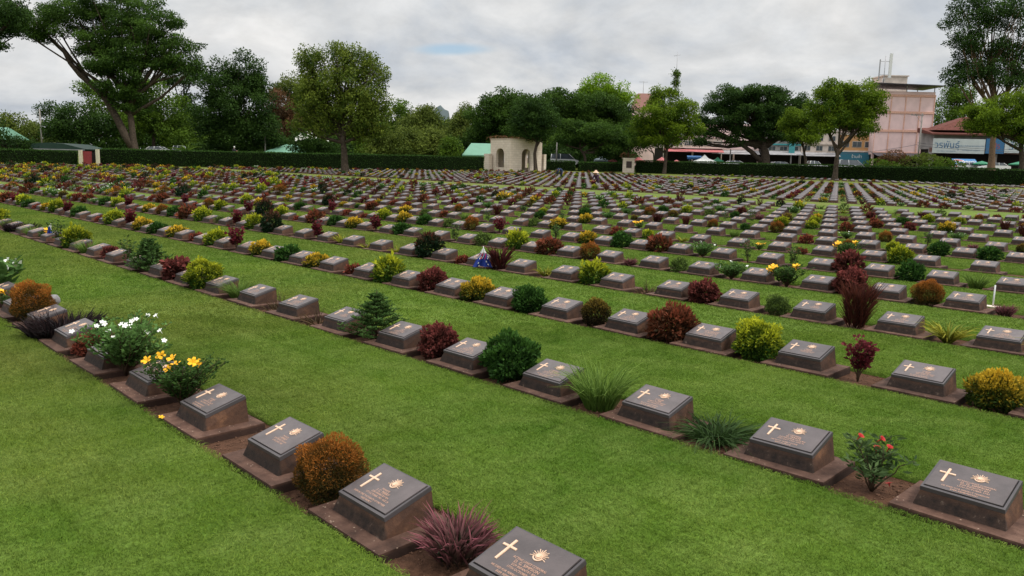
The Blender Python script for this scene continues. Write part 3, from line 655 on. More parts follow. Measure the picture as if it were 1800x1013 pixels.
for cat, lst in farp.items():
    mats = []; mk = {}; VV = []; FF = []; TT = []; MI = []; b = 0
    for (x, y, sp, sz, rz, c) in lst:
        Vs, Fs, Ts, ms = proto(sp, 2, c % 3)[3]
        for j, m in enumerate(PROTO[(sp, 2, c % 3)][0].materials):
            if m.name not in mk: mk[m.name] = len(mats); mats.append(m)
        idx = [mk[m.name] for m in PROTO[(sp, 2, c % 3)][0].materials]
        ca, sa = math.cos(rz), math.sin(rz); Q = Vs*sz; Q = np.stack([Q[:, 0]*ca-Q[:, 1]*sa+x, Q[:, 0]*sa+Q[:, 1]*ca+y, Q[:, 2]+gz(x, y)-.04], 1)
        VV.append(Q); FF.append(Fs+b); TT.append(Ts); MI.append(np.array(idx)[ms]); b += len(Q)
    if VV: 
        tag(obj(cat.replace(' ', '_')+'_field', mesh_np(cat, np.concatenate(VV), np.concatenate(FF), mats, np.concatenate(MI), np.concatenate(TT))), 'the many small far %ss among the distant markers' % cat, cat, kind='stuff')
print('cells', len(cells), 'vis', len(vis), 'plants', len(plants), cnt, {k: len(v) for k, v in farp.items()})
# ---------------------------------------------------------------- mown grass blades on the near lawn
def grass_tile(name, size_x, size_y, n, h, wd, seed):
    g = np.random.default_rng(seed); P = np.stack([g.uniform(-size_x/2, size_x/2, n), g.uniform(-size_y/2, size_y/2, n), np.zeros(n)-.004], 1)
    a = g.uniform(0, 2*np.pi, n); tl = np.abs(g.normal(0, .45, n)); Dr = np.stack([np.cos(a)*np.sin(tl), np.sin(a)*np.sin(tl), np.cos(tl)], 1)
    V, Fq, m = blades(P, Dr, h*g.uniform(.5, 1.2, n), np.full(n, wd), np.full(n, .5), 2, rng=g)
    T = np.repeat(np.clip(g.normal(.45, .28, n), 0, 1), m); me = mesh_np(name, V, Fq, M_BLADE, tint=T)
    return bpy.data.objects.new(name, me)
def gn_instances(name, pts, srcs, label):
    me = bpy.data.meshes.new(name); me.from_pydata([tuple(p[:3]) for p in pts], [], [])
    a = me.attributes.new('idx', 'INT', 'POINT'); a.data.foreach_set('value', np.array([p[3] for p in pts], np.int32))
    b = me.attributes.new('rz', 'FLOAT', 'POINT'); b.data.foreach_set('value', np.array([p[4] for p in pts], np.float32))
    o = obj(name, me); ng = bpy.data.node_groups.new(name, 'GeometryNodeTree')
    ng.interface.new_socket('Geometry', in_out='INPUT', socket_type='NodeSocketGeometry'); ng.interface.new_socket('Geometry', in_out='OUTPUT', socket_type='NodeSocketGeometry')
    gi = ng.nodes.new('NodeGroupInput'); go = ng.nodes.new('NodeGroupOutput'); jg = ng.nodes.new('GeometryNodeJoinGeometry')
    for k, sobj in enumerate(srcs):
        oi = ng.nodes.new('GeometryNodeObjectInfo'); oi.inputs['Object'].default_value = sobj; oi.inputs['As Instance'].default_value = True
        ip = ng.nodes.new('GeometryNodeInstanceOnPoints'); ng.links.new(gi.outputs[0], ip.inputs['Points']); ng.links.new(oi.outputs['Geometry'], ip.inputs['Instance'])
        na = ng.nodes.new('GeometryNodeInputNamedAttribute'); na.data_type = 'INT'; na.inputs['Name'].default_value = 'idx'
        cm = ng.nodes.new('FunctionNodeCompare'); cm.data_type = 'INT'; cm.operation = 'EQUAL'
        ng.links.new([q for q in na.outputs if q.enabled and q.name == 'Attribute'][0], [q for q in cm.inputs if q.type == 'INT'][0]); [q for q in cm.inputs if q.type == 'INT'][1].default_value = k
        ng.links.new(cm.outputs[0], ip.inputs['Selection'])
        nr = ng.nodes.new('GeometryNodeInputNamedAttribute'); nr.data_type = 'FLOAT'; nr.inputs['Name'].default_value = 'rz'
        cx = ng.nodes.new('ShaderNodeCombineXYZ'); ng.links.new([q for q in nr.outputs if q.enabled and q.name == 'Attribute'][0], cx.inputs[2]); ng.links.new(cx.outputs[0], ip.inputs['Rotation'])
        ng.links.new(ip.outputs[0], jg.inputs[0])
    ng.links.new(jg.outputs[0], go.inputs[0]); md = o.modifiers.new('tufts', 'NODES'); md.node_group = ng
    return tag(o, label, 'grass', kind='stuff')
STRIP = D-(L+.135+.16); NX = 6; TS = STRIP/NX
tiles = [grass_tile('grass_tuft', TS*1.04, TS*1.04, 1500, .034, .0042, 5+i) for i in range(3)]
tiles2 = [grass_tile('grass_tuft', TS*2.1, TS*1.0, 900, .040, .0085, 25+i) for i in range(3)]
p1 = []; p2 = []; gr = random.Random(3)
for r in range(-2, 15):
    y0 = row_y(r)-D+.16 if r > 0 else None
    y0 = row_y(r-1)+.16
    for j in range(NX if r >= 0 else NX):
        yy = y0+(j+.5)*TS
        for i in range(-160, 60):
            xx = X0+(i+.5)*TS*1.0; u, v, q = proj(xx, yy, gz(xx, yy))
            if q < .6 or u < -350 or u > 2250 or v > 1250: continue
            if q < 8.9: p1.append((xx, yy, gz(xx, yy), gr.randrange(3), gr.choice((0, 1, 2, 3))*math.pi/2))
        for i in range(-90, 30):
            xx = X0+(i+.5)*TS*2; u, v, q = proj(xx, yy, gz(xx, yy))
            if 8.1 <= q < 34 and -250 < u < 2150: p2.append((xx, yy, gz(xx, yy), gr.randrange(3), gr.choice((0, 1))*math.pi))
# the lawn in front of the nearest row of graves (row -1 has no beds): fill the gap strip too
for rr_ in (-1, -2, -3):
    ya, yb = row_y(rr_)-L-.135, row_y(rr_)+.16
    for j in range(3):
        yy = ya+(j+.5)*(yb-ya)/3
        for i in range(-160, 60):
            xx = X0+(i+.5)*TS; u, v, q = proj(xx, yy, 0)
            if .6 < q < 12 and -350 < u < 2250 and v < 1250: p1.append((xx, yy, gz(xx, yy), gr.randrange(3), gr.choice((0, 1, 2, 3))*math.pi/2))
gn_instances('lawn_grass', p1, tiles, 'short mown green grass blades of the near lawn')
gn_instances('lawn_grass_beyond', p2, tiles2, 'short mown green grass of the middle lawn strips')
# ragged grass along the cut edges of the beds
for r in range(0, 6):
    pts = []; g = np.random.default_rng(40+r); xs_ = [k[2] for k in cells if k[0] == r]
    x0, x1 = min(xs_)-.3, max(xs_)+1.5; x0 = max(x0, x1-22); n = int((x1-x0)*260); P = []
    for side, yy in ((-1, row_y(r)-L-.135), (1, row_y(r)+.16)):
        P.append(np.stack([g.uniform(x0, x1, n), yy+g.normal(0, .014, n)-side*.004, np.zeros(n)], 1))
    P = np.concatenate(P); P[:, 2] = rise(P[:, 0], P[:, 1]); n = len(P); side = np.sign(row_y(r)-.1-P[:, 1])
    Dr = np.stack([g.normal(0, .35, n), side*g.uniform(-.2, .7, n), np.ones(n)], 1); V, Fq, m = blades(P, Dr, g.uniform(.015, .042, n), np.full(n, .0045), np.full(n, .9), 2, rng=g)
    tag(obj('edge_grass', mesh_np('edge_grass', V, Fq, M_BLADE, tint=np.repeat(g.random(n), m))), 'ragged grass along the cut edge of the %s bed' % rowname(r), 'grass', kind='stuff')

# ---------------------------------------------------------------- trees
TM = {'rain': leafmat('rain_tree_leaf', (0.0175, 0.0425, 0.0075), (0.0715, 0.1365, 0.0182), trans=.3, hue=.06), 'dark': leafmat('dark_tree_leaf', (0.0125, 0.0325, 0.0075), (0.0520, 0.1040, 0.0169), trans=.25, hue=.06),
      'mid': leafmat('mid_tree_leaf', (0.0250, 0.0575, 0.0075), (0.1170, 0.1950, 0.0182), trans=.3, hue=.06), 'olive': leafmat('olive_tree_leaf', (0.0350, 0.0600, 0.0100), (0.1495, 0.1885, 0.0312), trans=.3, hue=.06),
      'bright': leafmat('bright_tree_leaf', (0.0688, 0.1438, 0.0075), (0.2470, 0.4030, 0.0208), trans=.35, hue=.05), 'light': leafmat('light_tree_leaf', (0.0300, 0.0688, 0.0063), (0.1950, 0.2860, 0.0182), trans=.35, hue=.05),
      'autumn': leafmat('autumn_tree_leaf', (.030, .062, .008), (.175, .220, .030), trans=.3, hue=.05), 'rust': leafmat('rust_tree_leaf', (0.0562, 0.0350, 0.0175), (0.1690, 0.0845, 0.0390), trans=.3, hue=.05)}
def pt(u, v, q): return Vector(np.array([0, 0, CZ])+q*ray(u, v))
def tree(label, q, base, forks, lobes, mat, rs=1.1, leaf=.34, dens=1., trunk=.35, flat=.75, seed=1, bark=None, group=None, limbs=2, name='tree', gap=.0, bough=()):
    """base (u,v) on the ground, forks: list of (u,v) that the trunk passes, lobes: (u,v,ru,rv) crown masses as seen, at depth q"""
    g = np.random.default_rng(seed*37+5); k = q/F; b = pt(base[0], base[1], q); gz_ = float(rise2(np.array(b.x), np.array(b.y)))
    b.z = gz_ - .1; root = empty(name, b); rnd_ = random.Random(seed); axd = Vector((FW[0], FW[1], 0)).normalized(); axr = Vector((RT[0], RT[1], 0)).normalized()
    subs = []
    for (u, v, ru, rv) in lobes:
        a, c = ru*k, rv*k; mR = max(a, c); C = pt(u, v, q)+axd*rnd_.uniform(-.35, .35)*a; nsub = max(5, int(1.12*4*(a*a+2*a*c)/3/(rs*rs)*1.0*(1-gap)))
        dv = unit(g.normal(size=(nsub, 3))); rad = .30+.76*g.random(nsub)**.6
        for d_, r_ in zip(dv, rad): subs.append((C+axr*float(d_[0]*a*r_*.92)+axd*float(d_[1]*a*r_*.92)+Vector((0, 0, float(d_[2]*c*r_*.92))), rs*g.uniform(.65, 1.3)))
    PP = []; DD = []; TT = []; n1 = int(150*dens*(rs/1.1)**2*(.34/leaf)**2)
    for C, r_ in subs:
        n = max(12, int(n1*(r_/rs)**2)); dv = unit(g.normal(size=(n, 3))); rad = g.uniform(.45, 1.12, n)
        P = dv*rad[:, None]*r_; P[:, 2] *= flat; ct = g.normal(0, .16)
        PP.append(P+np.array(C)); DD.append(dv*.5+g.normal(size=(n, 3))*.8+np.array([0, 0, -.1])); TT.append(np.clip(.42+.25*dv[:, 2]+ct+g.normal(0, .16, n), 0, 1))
    P = np.concatenate(PP)-np.array(b); n = len(P); V, Fq = leaves(P, np.concatenate(DD), leaf*g.uniform(.6, 1.3, n), leaf*.55*g.uniform(.7, 1.2, n), rng=g, fold=.2)
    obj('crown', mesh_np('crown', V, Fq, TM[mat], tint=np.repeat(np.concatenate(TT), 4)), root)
    mb = MB(); pts = [Vector((0, 0, 0))]+[pt(u, v, q)-b for u, v in forks]
    sm = [pts[0]]
    for i in range(1, len(pts)): sm += [pts[i-1].lerp(pts[i], .5)+Vector((g.normal()*.04, g.normal()*.04, 0))*trunk*2, pts[i]]
    nn = len(sm); mb.tube([sm[0]+Vector((0, 0, -.2))]+sm, [trunk*1.5]+[trunk*(1.25 if i == 0 else 1)*(1-.45*i/max(1, nn-1)) for i in range(nn)], 9)
    top = sm[-1]; order = list(range(len(subs))); rnd_.shuffle(order)
    for li, (u, v, ru, rv) in enumerate(lobes):
        C = pt(u, v, q)-b; st = top if li % 3 != 2 or nn < 4 else sm[-2]
        mid = st.lerp(C, .5)+Vector((g.normal(), g.normal(), 0))*.3; mid.z -= (C-st).length*.08
        mb.tube([st, st.lerp(mid, .5), mid, mid.lerp(C, .55), C], [trunk*.5, trunk*.42, trunk*.32, trunk*.22, trunk*.12], 6)
        near = sorted(subs, key=lambda s_: ((s_[0]-b)-C).length); pick = near[::max(1, len(near)//(limbs*len(lobes)+1))][:limbs*3]
        for s_, _ in pick:
            e_ = s_-b
            if (e_-C).length < max(ru, rv)*k*1.15: m2 = mid.lerp(e_, .5)+Vector((0, 0, -.2)); mb.tube([mid, m2, e_], [trunk*.24, trunk*.15, trunk*.05], 5)
    for bl in bough:
        bp_ = [pt(x_, y_, q)-b+axd*float(g.normal()*.2) for x_, y_ in bl[1:]]; mb.tube(bp_, [trunk*bl[0]*(1-.75*i/(len(bp_)-1)) for i in range(len(bp_))], 8)
    mb.build('trunk', bark or M_BARK, root)
    tag(root, label, 'tree', group); return root
# great rain trees, left
tree('huge umbrella-crowned rain tree at the left with leaning forked trunk', 112, (241, 288), [(237, 262), (232, 225), (228, 180)],
     [(62, 38, 58, 30), (130, 22, 60, 36), (205, 15, 70, 44), (268, 45, 56, 42), (318, 92, 40, 26), (345, 118, 18, 14), (235, 85, 66, 36), (170, 72, 55, 30), (95, 62, 34, 14), (215, 125, 52, 24), (290, 112, 40, 20), (210, 155, 44, 24), (235, 180, 34, 20), (180, 120, 26, 16)], 'rain', 1.1, .31, .95, .62, .5, 1, limbs=2, gap=.1,
     bough=[(1.0, (238, 268), (222, 240), (205, 205), (185, 172), (160, 150), (140, 132), (124, 112), (112, 88), (90, 68)), (.7, (228, 190), (250, 150), (275, 110), (300, 90)), (.5, (185, 172), (190, 140), (178, 100))])
t = tree('dark drooping tree edge at the far left above the hut', 100, (-70, 290), [(-70, 200), (-60, 120)], [(-30, 10, 50, 34), (12, 40, 32, 30), (-20, 75, 36, 22), (30, 20, 22, 22)], 'dark', 1.1, .32, .9, .6, .55, 2)
tree('long leaning limb tree fork carrying the rain tree crown towards the left', 111, (232, 288), [(215, 230), (175, 170), (130, 120), (110, 85)], [(100, 60, 26, 16), (75, 55, 20, 12)], 'rain', 1.1, .33, .9, .5, .55, 3) if False else None
BG = 'trees growing beyond the cemetery hedge'
tree('rounded dark bush-like tree behind the green-roofed hut', 135, (140, 270), [(140, 245)], [(140, 215, 45, 34), (110, 232, 30, 22), (175, 228, 32, 28)], 'dark', 1.3, .4, .9, .3, .8, 4, group=BG)
tree('small rust-topped tree left of the concrete pole', 140, (30, 275), [(30, 250)], [(25, 228, 36, 26), (60, 240, 30, 24), (0, 238, 26, 22)], 'olive', 1.2, .4, .9, .3, .8, 5, group=BG)
tree('dark low tree crown at the left picture edge beside the hut', 118, (15, 285), [(15, 262)], [(20, 255, 36, 22), (-10, 245, 30, 28), (50, 266, 22, 16)], 'dark', 1.2, .38, .9, .3, .8, 6, group=BG)
tree('thin feathery tree with sky gaps left of the huge rain tree', 150, (95, 275), [(95, 225)], [(88, 200, 22, 20), (108, 205, 18, 18)], 'dark', .9, .4, .5, .2, .7, 7, group=BG)
tree('olive green tree behind the trunk of the huge rain tree', 140, (270, 275), [(270, 235)], [(258, 170, 44, 36), (290, 205, 44, 40), (240, 215, 40, 36), (165, 160, 26, 22), (180, 190, 28, 24), (310, 235, 30, 24)], 'mid', 1.4, .42, .9, .4, .8, 8, group=BG)
tree('flat-topped airy tree between the rain tree and the dense dark tree', 150, (325, 275), [(325, 220), (325, 170)], [(315, 120, 32, 12), (340, 138, 30, 12), (305, 145, 24, 10), (335, 185, 30, 30), (330, 225, 36, 30)], 'dark', 1.1, .42, .75, .3, .5, 9, group=BG)
tree('very dense dark green tree left of the rusty one', 128, (420, 278), [(420, 240)], [(430, 135, 34, 40), (395, 155, 40, 42), (375, 200, 38, 44), (435, 195, 48, 44), (400, 235, 56, 34), (455, 160, 24, 30), (468, 235, 34, 32)], 'dark', 1.3, .38, 1.15, .5, .85, 10, group=BG)
tree('rust-brown leaved tree half hidden beside the dense dark tree', 142, (500, 275), [(500, 235)], [(495, 185, 30, 30), (505, 215, 26, 26), (478, 165, 18, 14)], 'rust', 1.2, .42, .8, .3, .8, 11, group=BG)
tree('tall olive tree seen behind the left of the reddish-tinged lawn tree', 150, (520, 272), [(520, 220)], [(508, 160, 30, 24), (540, 175, 40, 34), (560, 215, 50, 30), (500, 245, 36, 20)], 'olive', 1.4, .44, .9, .35, .8, 12, group=BG)
# lawn tree, left of centre
tree('large open-crowned lawn tree with forked trunk and yellowish leaves left of the pavilion', 83, (607, 304), [(605, 265), (603, 238)],
     [(548, 118, 26, 30), (585, 110, 36, 30), (630, 112, 36, 30), (655, 135, 28, 28), (560, 155, 44, 32), (610, 155, 48, 34), (655, 170, 32, 30), (540, 185, 28, 20), (590, 195, 44, 22), (640, 200, 38, 22), (535, 100, 12, 16), (530, 215, 24, 18), (565, 228, 26, 16), (655, 222, 24, 18), (625, 232, 30, 14), (672, 195, 16, 16)], 'autumn', .75, .26, .9, .42, .9, 13, limbs=3, gap=.12)
tree('round plumeria bush with white blossom in front of the tree line', 122, (553, 272), [(553, 262)], [(545, 248, 28, 18), (575, 254, 22, 16), (525, 258, 14, 12)], 'dark', 1.0, .34, 1.2, .18, .85, 14)
for k, (u, v, ru, rv, m, ql) in enumerate([(665, 245, 30, 26, 'olive', 130), (700, 205, 34, 30, 'mid', 150), (742, 215, 44, 34, 'olive', 145), (712, 248, 38, 26, 'olive', 128), (755, 250, 40, 24, 'olive', 132), (650, 205, 22, 22, 'mid', 152), (805, 225, 30, 26, 'olive', 155), (790, 262, 16, 14, 'mid', 124), (815, 205, 18, 18, 'olive', 160), (850, 235, 30, 26, 'dark', 150)]):
    lb = ['willowy olive tree right of the lawn tree trunk', 'pale topped green tree peeping above the willowy trees', 'broad hazy olive tree left of the distant hill', 'dusky round willow-like tree behind the hedge centre', 'dark brownish willowy tree left of the green metal roof', 'green tree just right of the lawn tree crown', 'grey-green tree right of the distant hill', 'small round bush left of the green metal roof', 'thin grey-green treetop beside the wide rain trees', 'dark tree behind the green metal roof'][k]
    tree(lb, ql, (u, 272), [(u, v+rv*.6)], [(u, v, ru*.8, rv*.8), (u-ru*.5, v+rv*.35, ru*.55, rv*.6), (u+ru*.5, v+rv*.3, ru*.55, rv*.6), (u+ru*.1, v-rv*.5, ru*.45, rv*.4), (u, v+rv*.8, ru*.7, rv*.5)], m, 1.2, .40, .85, .25, .85, 20+k, group=BG)
# wide rain trees behind the pavilion
tree('wide dark rain tree behind the left of the pavilion', 140, (880, 285), [(880, 250)], [(880, 182, 40, 24), (850, 208, 34, 26), (905, 205, 50, 32), (860, 240, 40, 24), (905, 240, 44, 24), (925, 185, 30, 22)], 'rain', 1.4, .4, 1.1, .5, .6, 31, group=BG)
tree('broad layered rain tree behind the pavilion and memorial pillar', 145, (1030, 285), [(1030, 250)], [(990, 178, 40, 22), (1035, 190, 50, 28), (1075, 195, 40, 26), (1000, 210, 50, 26), (1060, 222, 52, 26), (1100, 225, 26, 24)], 'rain', 1.4, .4, 1.1, .5, .55, 32, group=BG)
tree('bright yellow-green tree rising above the rain trees', 165, (1065, 280), [(1065, 220)], [(1050, 158, 32, 26), (1085, 172, 30, 24), (1060, 185, 40, 26), (1035, 172, 20, 20)], 'bright', 1.3, .42, 1.0, .35, .8, 33, group=BG)
tree('slender dark-leaved tree in front of the pavilion', 112, (942, 299), [(940, 270), (944, 250)], [(940, 205, 36, 30), (918, 215, 22, 26), (962, 215, 26, 26), (945, 235, 28, 18), (935, 185, 26, 16)], 'dark', .85, .28, 1.25, .30, .8, 34)
tree('low spreading tree with red-brown trunk right of the pavilion', 126, (1030, 288), [(1028, 275), (1020, 262)], [(1010, 228, 36, 16), (1050, 228, 44, 18), (1085, 238, 26, 16), (1030, 248, 42, 16), (985, 245, 22, 14), (1060, 265, 26, 16)], 'rain', 1.0, .33, 1.1, .28, .6, 35)
tree('bushy tree filling the gap right of the low spreading tree', 130, (1105, 285), [(1105, 262)], [(1105, 235, 24, 26), (1085, 262, 24, 18), (1120, 250, 20, 18)], 'rain', 1.0, .34, .9, .25, .7, 36, group=BG)
tree('feathery lawn tree with pale trunk right of the memorial pillar', 118, (1167, 304), [(1170, 280), (1172, 262)], [(1170, 175, 24, 20), (1150, 200, 34, 24), (1195, 200, 34, 24), (1215, 225, 24, 22), (1170, 225, 46, 22), (1130, 225, 26, 22), (1165, 245, 40, 14), (1158, 163, 12, 10)], 'light', .85, .28, 1.05, .30, .75, 37, M_BARK)
tree('thin second tree just left of the feathery lawn tree', 122, (1150, 303), [(1149, 270)], [(1140, 240, 24, 16), (1120, 245, 18, 14)], 'mid', .8, .3, .9, .16, .7, 38)
tree('immense dark rain tree with low leaning limbs before the shophouses', 132, (1345, 290), [(1345, 268), (1342, 250)],
     [(1290, 172, 44, 18), (1340, 168, 48, 18), (1385, 180, 34, 20), (1265, 190, 34, 16), (1320, 195, 60, 20), (1370, 205, 44, 22), (1270, 215, 36, 14), (1380, 235, 30, 22), (1345, 225, 26, 22), (1245, 235, 22, 12), (1310, 232, 20, 10), (1230, 215, 18, 12), (1232, 250, 12, 8), (1290, 245, 14, 8), (1400, 215, 22, 20)], 'dark', 1.1, .34, 1.1, .85, .5, 39, limbs=3, bough=[(.55, (1338, 285), (1322, 268), (1300, 252), (1275, 238), (1250, 225)), (.4, (1330, 262), (1315, 240), (1300, 220)), (.35, (1345, 262), (1372, 240), (1392, 220))])
tree('smaller yellow-green lawn tree left of its taller twin', 120, (1416, 308), [(1416, 280), (1412, 260)], [(1410, 205, 28, 22), (1395, 222, 20, 22), (1430, 222, 28, 24), (1412, 242, 32, 12)], 'light', .8, .27, 1.1, .26, .75, 40)
tree('taller yellow-green lawn tree before the pink building', 101, (1467, 317), [(1470, 285), (1474, 262)], [(1470, 165, 36, 22), (1510, 165, 34, 22), (1445, 185, 30, 24), (1490, 190, 44, 28), (1530, 190, 28, 26), (1505, 218, 40, 20), (1460, 215, 36, 20), (1540, 175, 18, 18)], 'light', .8, .26, 1.15, .36, .75, 41)
tree('towering dark tree at the upper right corner', 118, (1742, 300), [(1745, 250), (1752, 200)], [(1700, 25, 40, 34), (1745, 15, 46, 40), (1795, 30, 44, 44), (1690, 75, 30, 26), (1735, 85, 42, 34), (1790, 95, 44, 36), (1700, 120, 34, 24), (1750, 135, 44, 24), (1680, 140, 22, 16), (1810, 140, 34, 22)], 'dark', .9, .32, .85, .5, .8, 42, M_BARKP, limbs=3, gap=.3)
tree('light green tree under the towering dark tree', 106, (1795, 326), [(1797, 280), (1795, 250)], [(1715, 205, 30, 20), (1755, 195, 40, 22), (1795, 180, 40, 24), (1780, 215, 50, 20), (1830, 200, 40, 36), (1735, 220, 34, 14), (1800, 240, 26, 14)], 'light', .85, .28, 1.05, .45, .75, 43)
tree('background tree mass between the pink building and brown roof', 185, (1660, 275), [(1660, 240)], [(1655, 215, 26, 24), (1675, 185, 26, 22), (1690, 165, 26, 20), (1650, 240, 26, 20), (1700, 200, 24, 24)], 'mid', 1.5, .5, .9, .4, .8, 44, group=BG)
for k, (u, ql) in enumerate([(-60, 180), (20, 190), (100, 185), (180, 180), (260, 185), (340, 175), (420, 180), (500, 178), (580, 182), (650, 188), (720, 195), (790, 205), (860, 190), (930, 178), (1000, 182), (1070, 185)]):
    rk = random.Random(k+90); h = rk.uniform(226, 240) if u > 620 and u < 850 else rk.uniform(205, 225)
    if u < 120: h = rk.uniform(236, 244)
    tree('background tree of the far tree line, %s from the left' % ordw(k+1), ql, (u, 275), [(u, 262)], [(u+rk.uniform(-10, 10), h, 30, 20), (u-24, h+18, 28, 20), (u+24, h+16, 30, 22), (u, h+34, 44, 20)], rk.choice(['dark', 'mid', 'rain', 'dark']), 1.7, .6, .8, .3, .8, 60+k, group='far tree line')
for k, (u, ql, h) in enumerate([(215, 138, 262), (330, 140, 258), (385, 136, 258), (450, 140, 258), (520, 138, 256), (590, 138, 256), (640, 140, 256), (690, 138, 258), (745, 140, 258), (800, 142, 258), (985, 140, 262), (1010, 144, 262), (1045, 138, 268), (1075, 142, 266), (1685, 140, 240)]):
    rk = random.Random(k+300)
    if u > 1600: continue
    tree('low dark understorey tree above the hedge, %s of its line from the left' % ordw(k+1), ql, (u, 280), [(u, 272)], [(u, h, 26, 13), (u-26, h+8, 22, 11), (u+26, h+8, 22, 11), (u, h+14, 40, 8)], rk.choice(['dark', 'mid', 'dark']), 1.1, .42, .9, .15, .85, 130+k, group='understorey trees above the hedge')
# white blossoms on the plumeria, one small cluster mesh each
pl = [o for o in bpy.data.objects if o.get('label', '').startswith('round plumeria')][0]
mb = MB()
for k in range(5):
    a = k*1.2566; mb.add([(0, 0, 0), (.1*math.cos(a-.5), .1*math.sin(a-.5), .04), (.16*math.cos(a), .16*math.sin(a), .05), (.1*math.cos(a+.5), .1*math.sin(a+.5), .04)], [(0, 1, 2, 3)])
mfl = mb.mesh('blossom', M_FL['white']); g = random.Random(8); axr = Vector((RT[0], RT[1], 0)).normalized(); axd = Vector((FW[0], FW[1], 0)).normalized()
for k in range(34):
    th = g.uniform(-2.9, -.2); u = 548+30*math.cos(th); v = 249+17*math.sin(th)*g.uniform(.3, 1.05)
    o = obj('blossom', mfl, pl, pt(u, v, 119.2+g.uniform(-.4, .3))-pl.location); o.rotation_euler = (R(60), 0, -YAW); o.scale = (1.2,)*3
# cycad / banana-like rosette
mb = MB(); g = np.random.default_rng(3); n = 26; a = g.uniform(0, 6.28, n); tl = g.uniform(.2, 1.1, n)
V, Fq, m = blades(np.zeros((n, 3))+np.array([0, 0, .6]), np.stack([np.cos(a)*np.sin(tl), np.sin(a)*np.sin(tl), np.cos(tl)], 1), g.uniform(1.6, 2.6, n), np.full(n, .42), np.full(n, .35), 4, rng=g)
b = pt(328, 268, 121); b.z = 1.8; bp = empty('banana_plant', b); obj('leaves', mesh_np('leaves', V, Fq, TM['mid'], tint=np.repeat(g.random(n), m)), bp); MB().tube([(0, 0, -.1), (0, 0, .9)], [.16, .1], 8).build('stem', M_BARKP, bp)
tag(bp, 'young banana plant with upright leaves above the left hedge', 'plant')

# ---------------------------------------------------------------- hedges
M_HEDGE = leafmat('hedge_leaf', (.012, .030, .006), (.045, .100, .016), trans=.15, hue=.04); M_HCORE = plain('hedge_core', (.008, .014, .005), .95, .05)
def hedge(label, pts, h, wd, seed):
    g = np.random.default_rng(seed); mb = MB(); PP = []; DD = []; root = empty('hedge', pts[0]); o0 = pts[0]
    for a, b in zip(pts[:-1], pts[1:]):
        t = Vector((b.x-a.x, b.y-a.y, 0)); ln = t.length; t.normalize(); n_ = Vector((-t.y, t.x, 0))      # n_ points away from the camera
        if n_.dot(Vector((FW[0], FW[1], 0))) < 0: n_ = -n_
        e = .1; A0 = a-o0; B0 = b-o0
        mb.hexa([A0+n_*e, B0+n_*e, B0+n_*(wd-e), A0+n_*(wd-e)]+[p+Vector((0, 0, h-e)) for p in (A0+n_*e, B0+n_*e, B0+n_*(wd-e), A0+n_*(wd-e))])
        nf = int(ln*h*85); s = g.random(nf)*ln; z = g.random(nf)*h; dpt = g.uniform(0, .16, nf)+.05*np.sin(s*1.3)
        PP.append(np.array(A0)+np.outer(s, t)+np.outer(dpt, n_)+np.outer(z, [0, 0, 1])); DD.append(np.outer(-np.ones(nf), n_)+g.normal(size=(nf, 3))*.6)
        nf = int(ln*wd*110); s = g.random(nf)*ln; dpt = g.uniform(0, wd, nf); z = h-g.uniform(0, .14, nf)+.04*np.sin(s*.7)
        PP.append(np.array(A0)+np.outer(s, t)+np.outer(dpt, n_)+np.outer(z, [0, 0, 1])); DD.append(np.array([[0, 0, 1]])+g.normal(size=(nf, 3))*.7)
        nf = int(h*wd*200); z = g.random(nf)*h; dpt = g.uniform(0, wd, nf)
        for base, sg in ((A0, -1), (B0, 1)): PP.append(np.array(base)+np.outer(g.uniform(-.08, .08, nf), t)+np.outer(dpt, n_)+np.outer(z, [0, 0, 1])); DD.append(np.outer(np.full(nf, sg), t)+g.normal(size=(nf, 3))*.6)
    P = np.concatenate(PP); n = len(P); V, Fq = leaves(P, np.concatenate(DD), .16*g.uniform(.6, 1.3, n), .09, rng=g)
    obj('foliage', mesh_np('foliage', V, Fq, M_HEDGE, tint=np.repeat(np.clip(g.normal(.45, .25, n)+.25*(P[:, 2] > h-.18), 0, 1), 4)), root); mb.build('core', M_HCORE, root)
    tag(root, label, 'hedge')
hedge('long trimmed dark green hedge running from the huge rain tree to the pavilion', [G(176, 290.5)]+HL[3:5]+[G(850, 301)], 2.05, 1.3, 1)
hedge('trimmed hedge left of the hut gateway', [G(-160, 287), G(0, 288.5), G(136, 289.8)], 1.75, 1.2, 2)
hedge('short hedge section just right of the pavilion', [G(960, 300.5), G(1010, 301.5)], 1.55, 1.2, 3)
hedge('hedge section between the short one and the memorial pillar', [G(1020, 301.8), G(1094, 303)], 1.45, 1.2, 4)
hedge('long dark hedge along the street side, right of the memorial pillar', [G(1117, 304), HRp[2], HRp[3], HRp[4], HRp[5]], 1.85, 1.4, 5)
